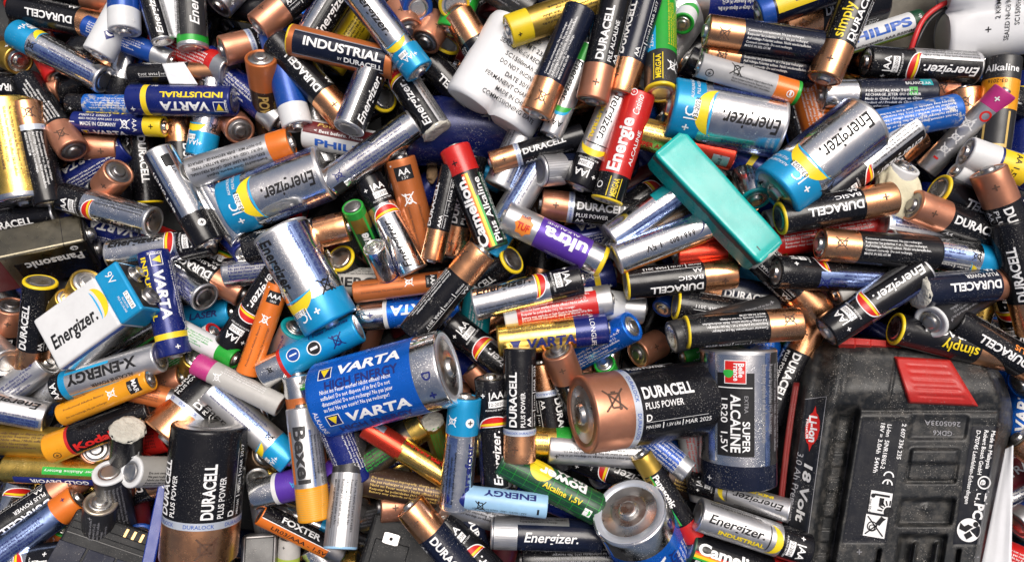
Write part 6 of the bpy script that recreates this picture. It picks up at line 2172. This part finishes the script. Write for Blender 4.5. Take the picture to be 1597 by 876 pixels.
# ------------------------------------------------------------------ the tray under the heap
g = Geo()
box(g, (0, 0, FLOOR_Z - 2), (652, 412, 3), 'tray_plastic')
setting('tray_floor', g.mesh('tray_floor'))
for c, d in (((0, 204, -28), (652, 4, 78)), ((0, -204, -28), (652, 4, 78)), ((324, 0, -28), (4, 404, 78)), ((-324, 0, -28), (4, 404, 78))):  # unseen walls, added to darken low sky reflections on the cells
    g = Geo()
    box(g, c, d, 'tray_plastic', 1.5)
    setting('unseen_tray_wall', g.mesh('unseen_tray_wall'))

# ------------------------------------------------------------------ buried cells: nobody can pick these out one by one
def buried():
    rr = random.Random(11)
    kinds = [('black', 'copper'), ('black', 'dull_copper'), ('black', 'copper'), ('navy', 'navy'), ('silver', 'black'), ('charcoal', 'dull_copper'), ('black', 'black'), ('chrome_blue', 'silver'), ('black', 'gold'), ('ink_blue_black', 'copper'), ('silver', 'cyan'), ('maroon', 'black'), ('black', 'copper')]
    g = Geo()
    for lay in range(3):
        for k in range((240, 220, 170)[lay]):
            x, y = rr.uniform(-60, 1657), rr.uniform(-60, 936)
            a = rr.uniform(0, 2 * math.pi)
            px = (x + 90 * math.cos(a), y + 90 * math.sin(a))
            pm = (x - 90 * math.cos(a), y - 90 * math.sin(a))
            R, L, nub = SIZES['A']
            M = rest('cyl', (R,), L, px, pm, soft=.55)
            if M[2, 3] > (-48, -34, -27)[lay]:
                continue
            mark('cyl', (R,), L, M)
            body, end = rr.choice(kinds)
            h = Geo()
            t = L * .2 if body != end else L * .3
            lathe(h, [(-L / 2, 0), (-L / 2, R * .62)], 'dark_steel', 24)
            lathe(h, [(-L / 2, R * .62), (-L / 2 - .2, R * .88), (-L / 2 + .6, R), (0, R), (t, R)], body, 24)
            lathe(h, [(t, R), (L / 2 - .6, R), (L / 2, R * .9), (L / 2 - .2, R * .75)], end, 24)
            lathe(h, [(L / 2 - .2, R * .78), (L / 2, R * .4), (L / 2 + 1.3, R * .36), (L / 2 + 1.4, 0)], 'dark_steel', 24)
            V = np.array(h.v) @ M[:3, :3].T + M[:3, 3]
            o = len(g.v)
            g.v.extend(map(tuple, V))
            g.f.extend(tuple(i + o for i in f) for f in h.f)
            g.m.extend(g.slot(h.slots[m]) for m in h.m)
            g.s.extend(h.s)
    setting('buried_batteries', g.mesh('buried_batteries'), 'stuff')


buried()

# ------------------------------------------------------------------ the cells one can pick out, from the lowest to the topmost
GROUPS = {'dur': 'black and copper cells', 'ener': 'silver and black swoosh cells', 'varta': 'navy and blue cells'}
PLACED = []


def put_battery(row):
    lay, kind, key, pp, pm, opts, label = row
    R, L, nub = SIZES[kind]
    face, tilt, anchor, cap, lift, rim = 0.0, None, 'c', '', 0.0, ''
    for o in opts.split():
        if o[0] == 'f':
            face = float(o[1:])
        elif o[0] == 't':
            tilt = float(o[1:])
        elif o[0] == 'a':
            anchor = o[1:]
        elif o[0] == 'c':
            cap = o[1:]
        elif o[0] == 'l':
            lift = float(o[1:])
        elif o[0] == 'r':
            rim = o[1:]
    p = tuple(map(float, pp.split()))
    m = tuple(map(float, pm.split()))
    M = rest('cyl', (R,), L, p, m, anchor, tilt, lift, lay=lay)
    mark('cyl', (R,), L, M)
    if rim:
        rim = ('p:' if (tilt or 0) > 0 else 'm:') + rim
    gname = GROUPS.get(key.split(',')[0].split('_')[0], 'other cells in the heap')
    t = thing(KINDNAME[kind], label, 'battery', to_matrix(M, face), gname)
    for pn, me in battery_parts(key, kind, cap, rim).items():
        part(pn, me, t)
    PLACED.append((lay, label, M))


ROWS = []
for ln in DATA.strip().splitlines():
    if ln.startswith('#') or not ln.strip():
        continue
    f = ln.split('|')
    ROWS.append((float(f[0]), f[1], f[2], f[3], f[4], f[5], f[6]))
QUEUE = [(r[0], 0, i, r) for i, r in enumerate(ROWS)] + [(c[0], 1, i, c[1]) for i, c in enumerate(CUSTOM)]
QUEUE.sort(key=lambda q: (q[0], q[1], q[2]))
for q in QUEUE:
    if q[1] == 0:
        put_battery(q[3])
    else:
        q[3]()
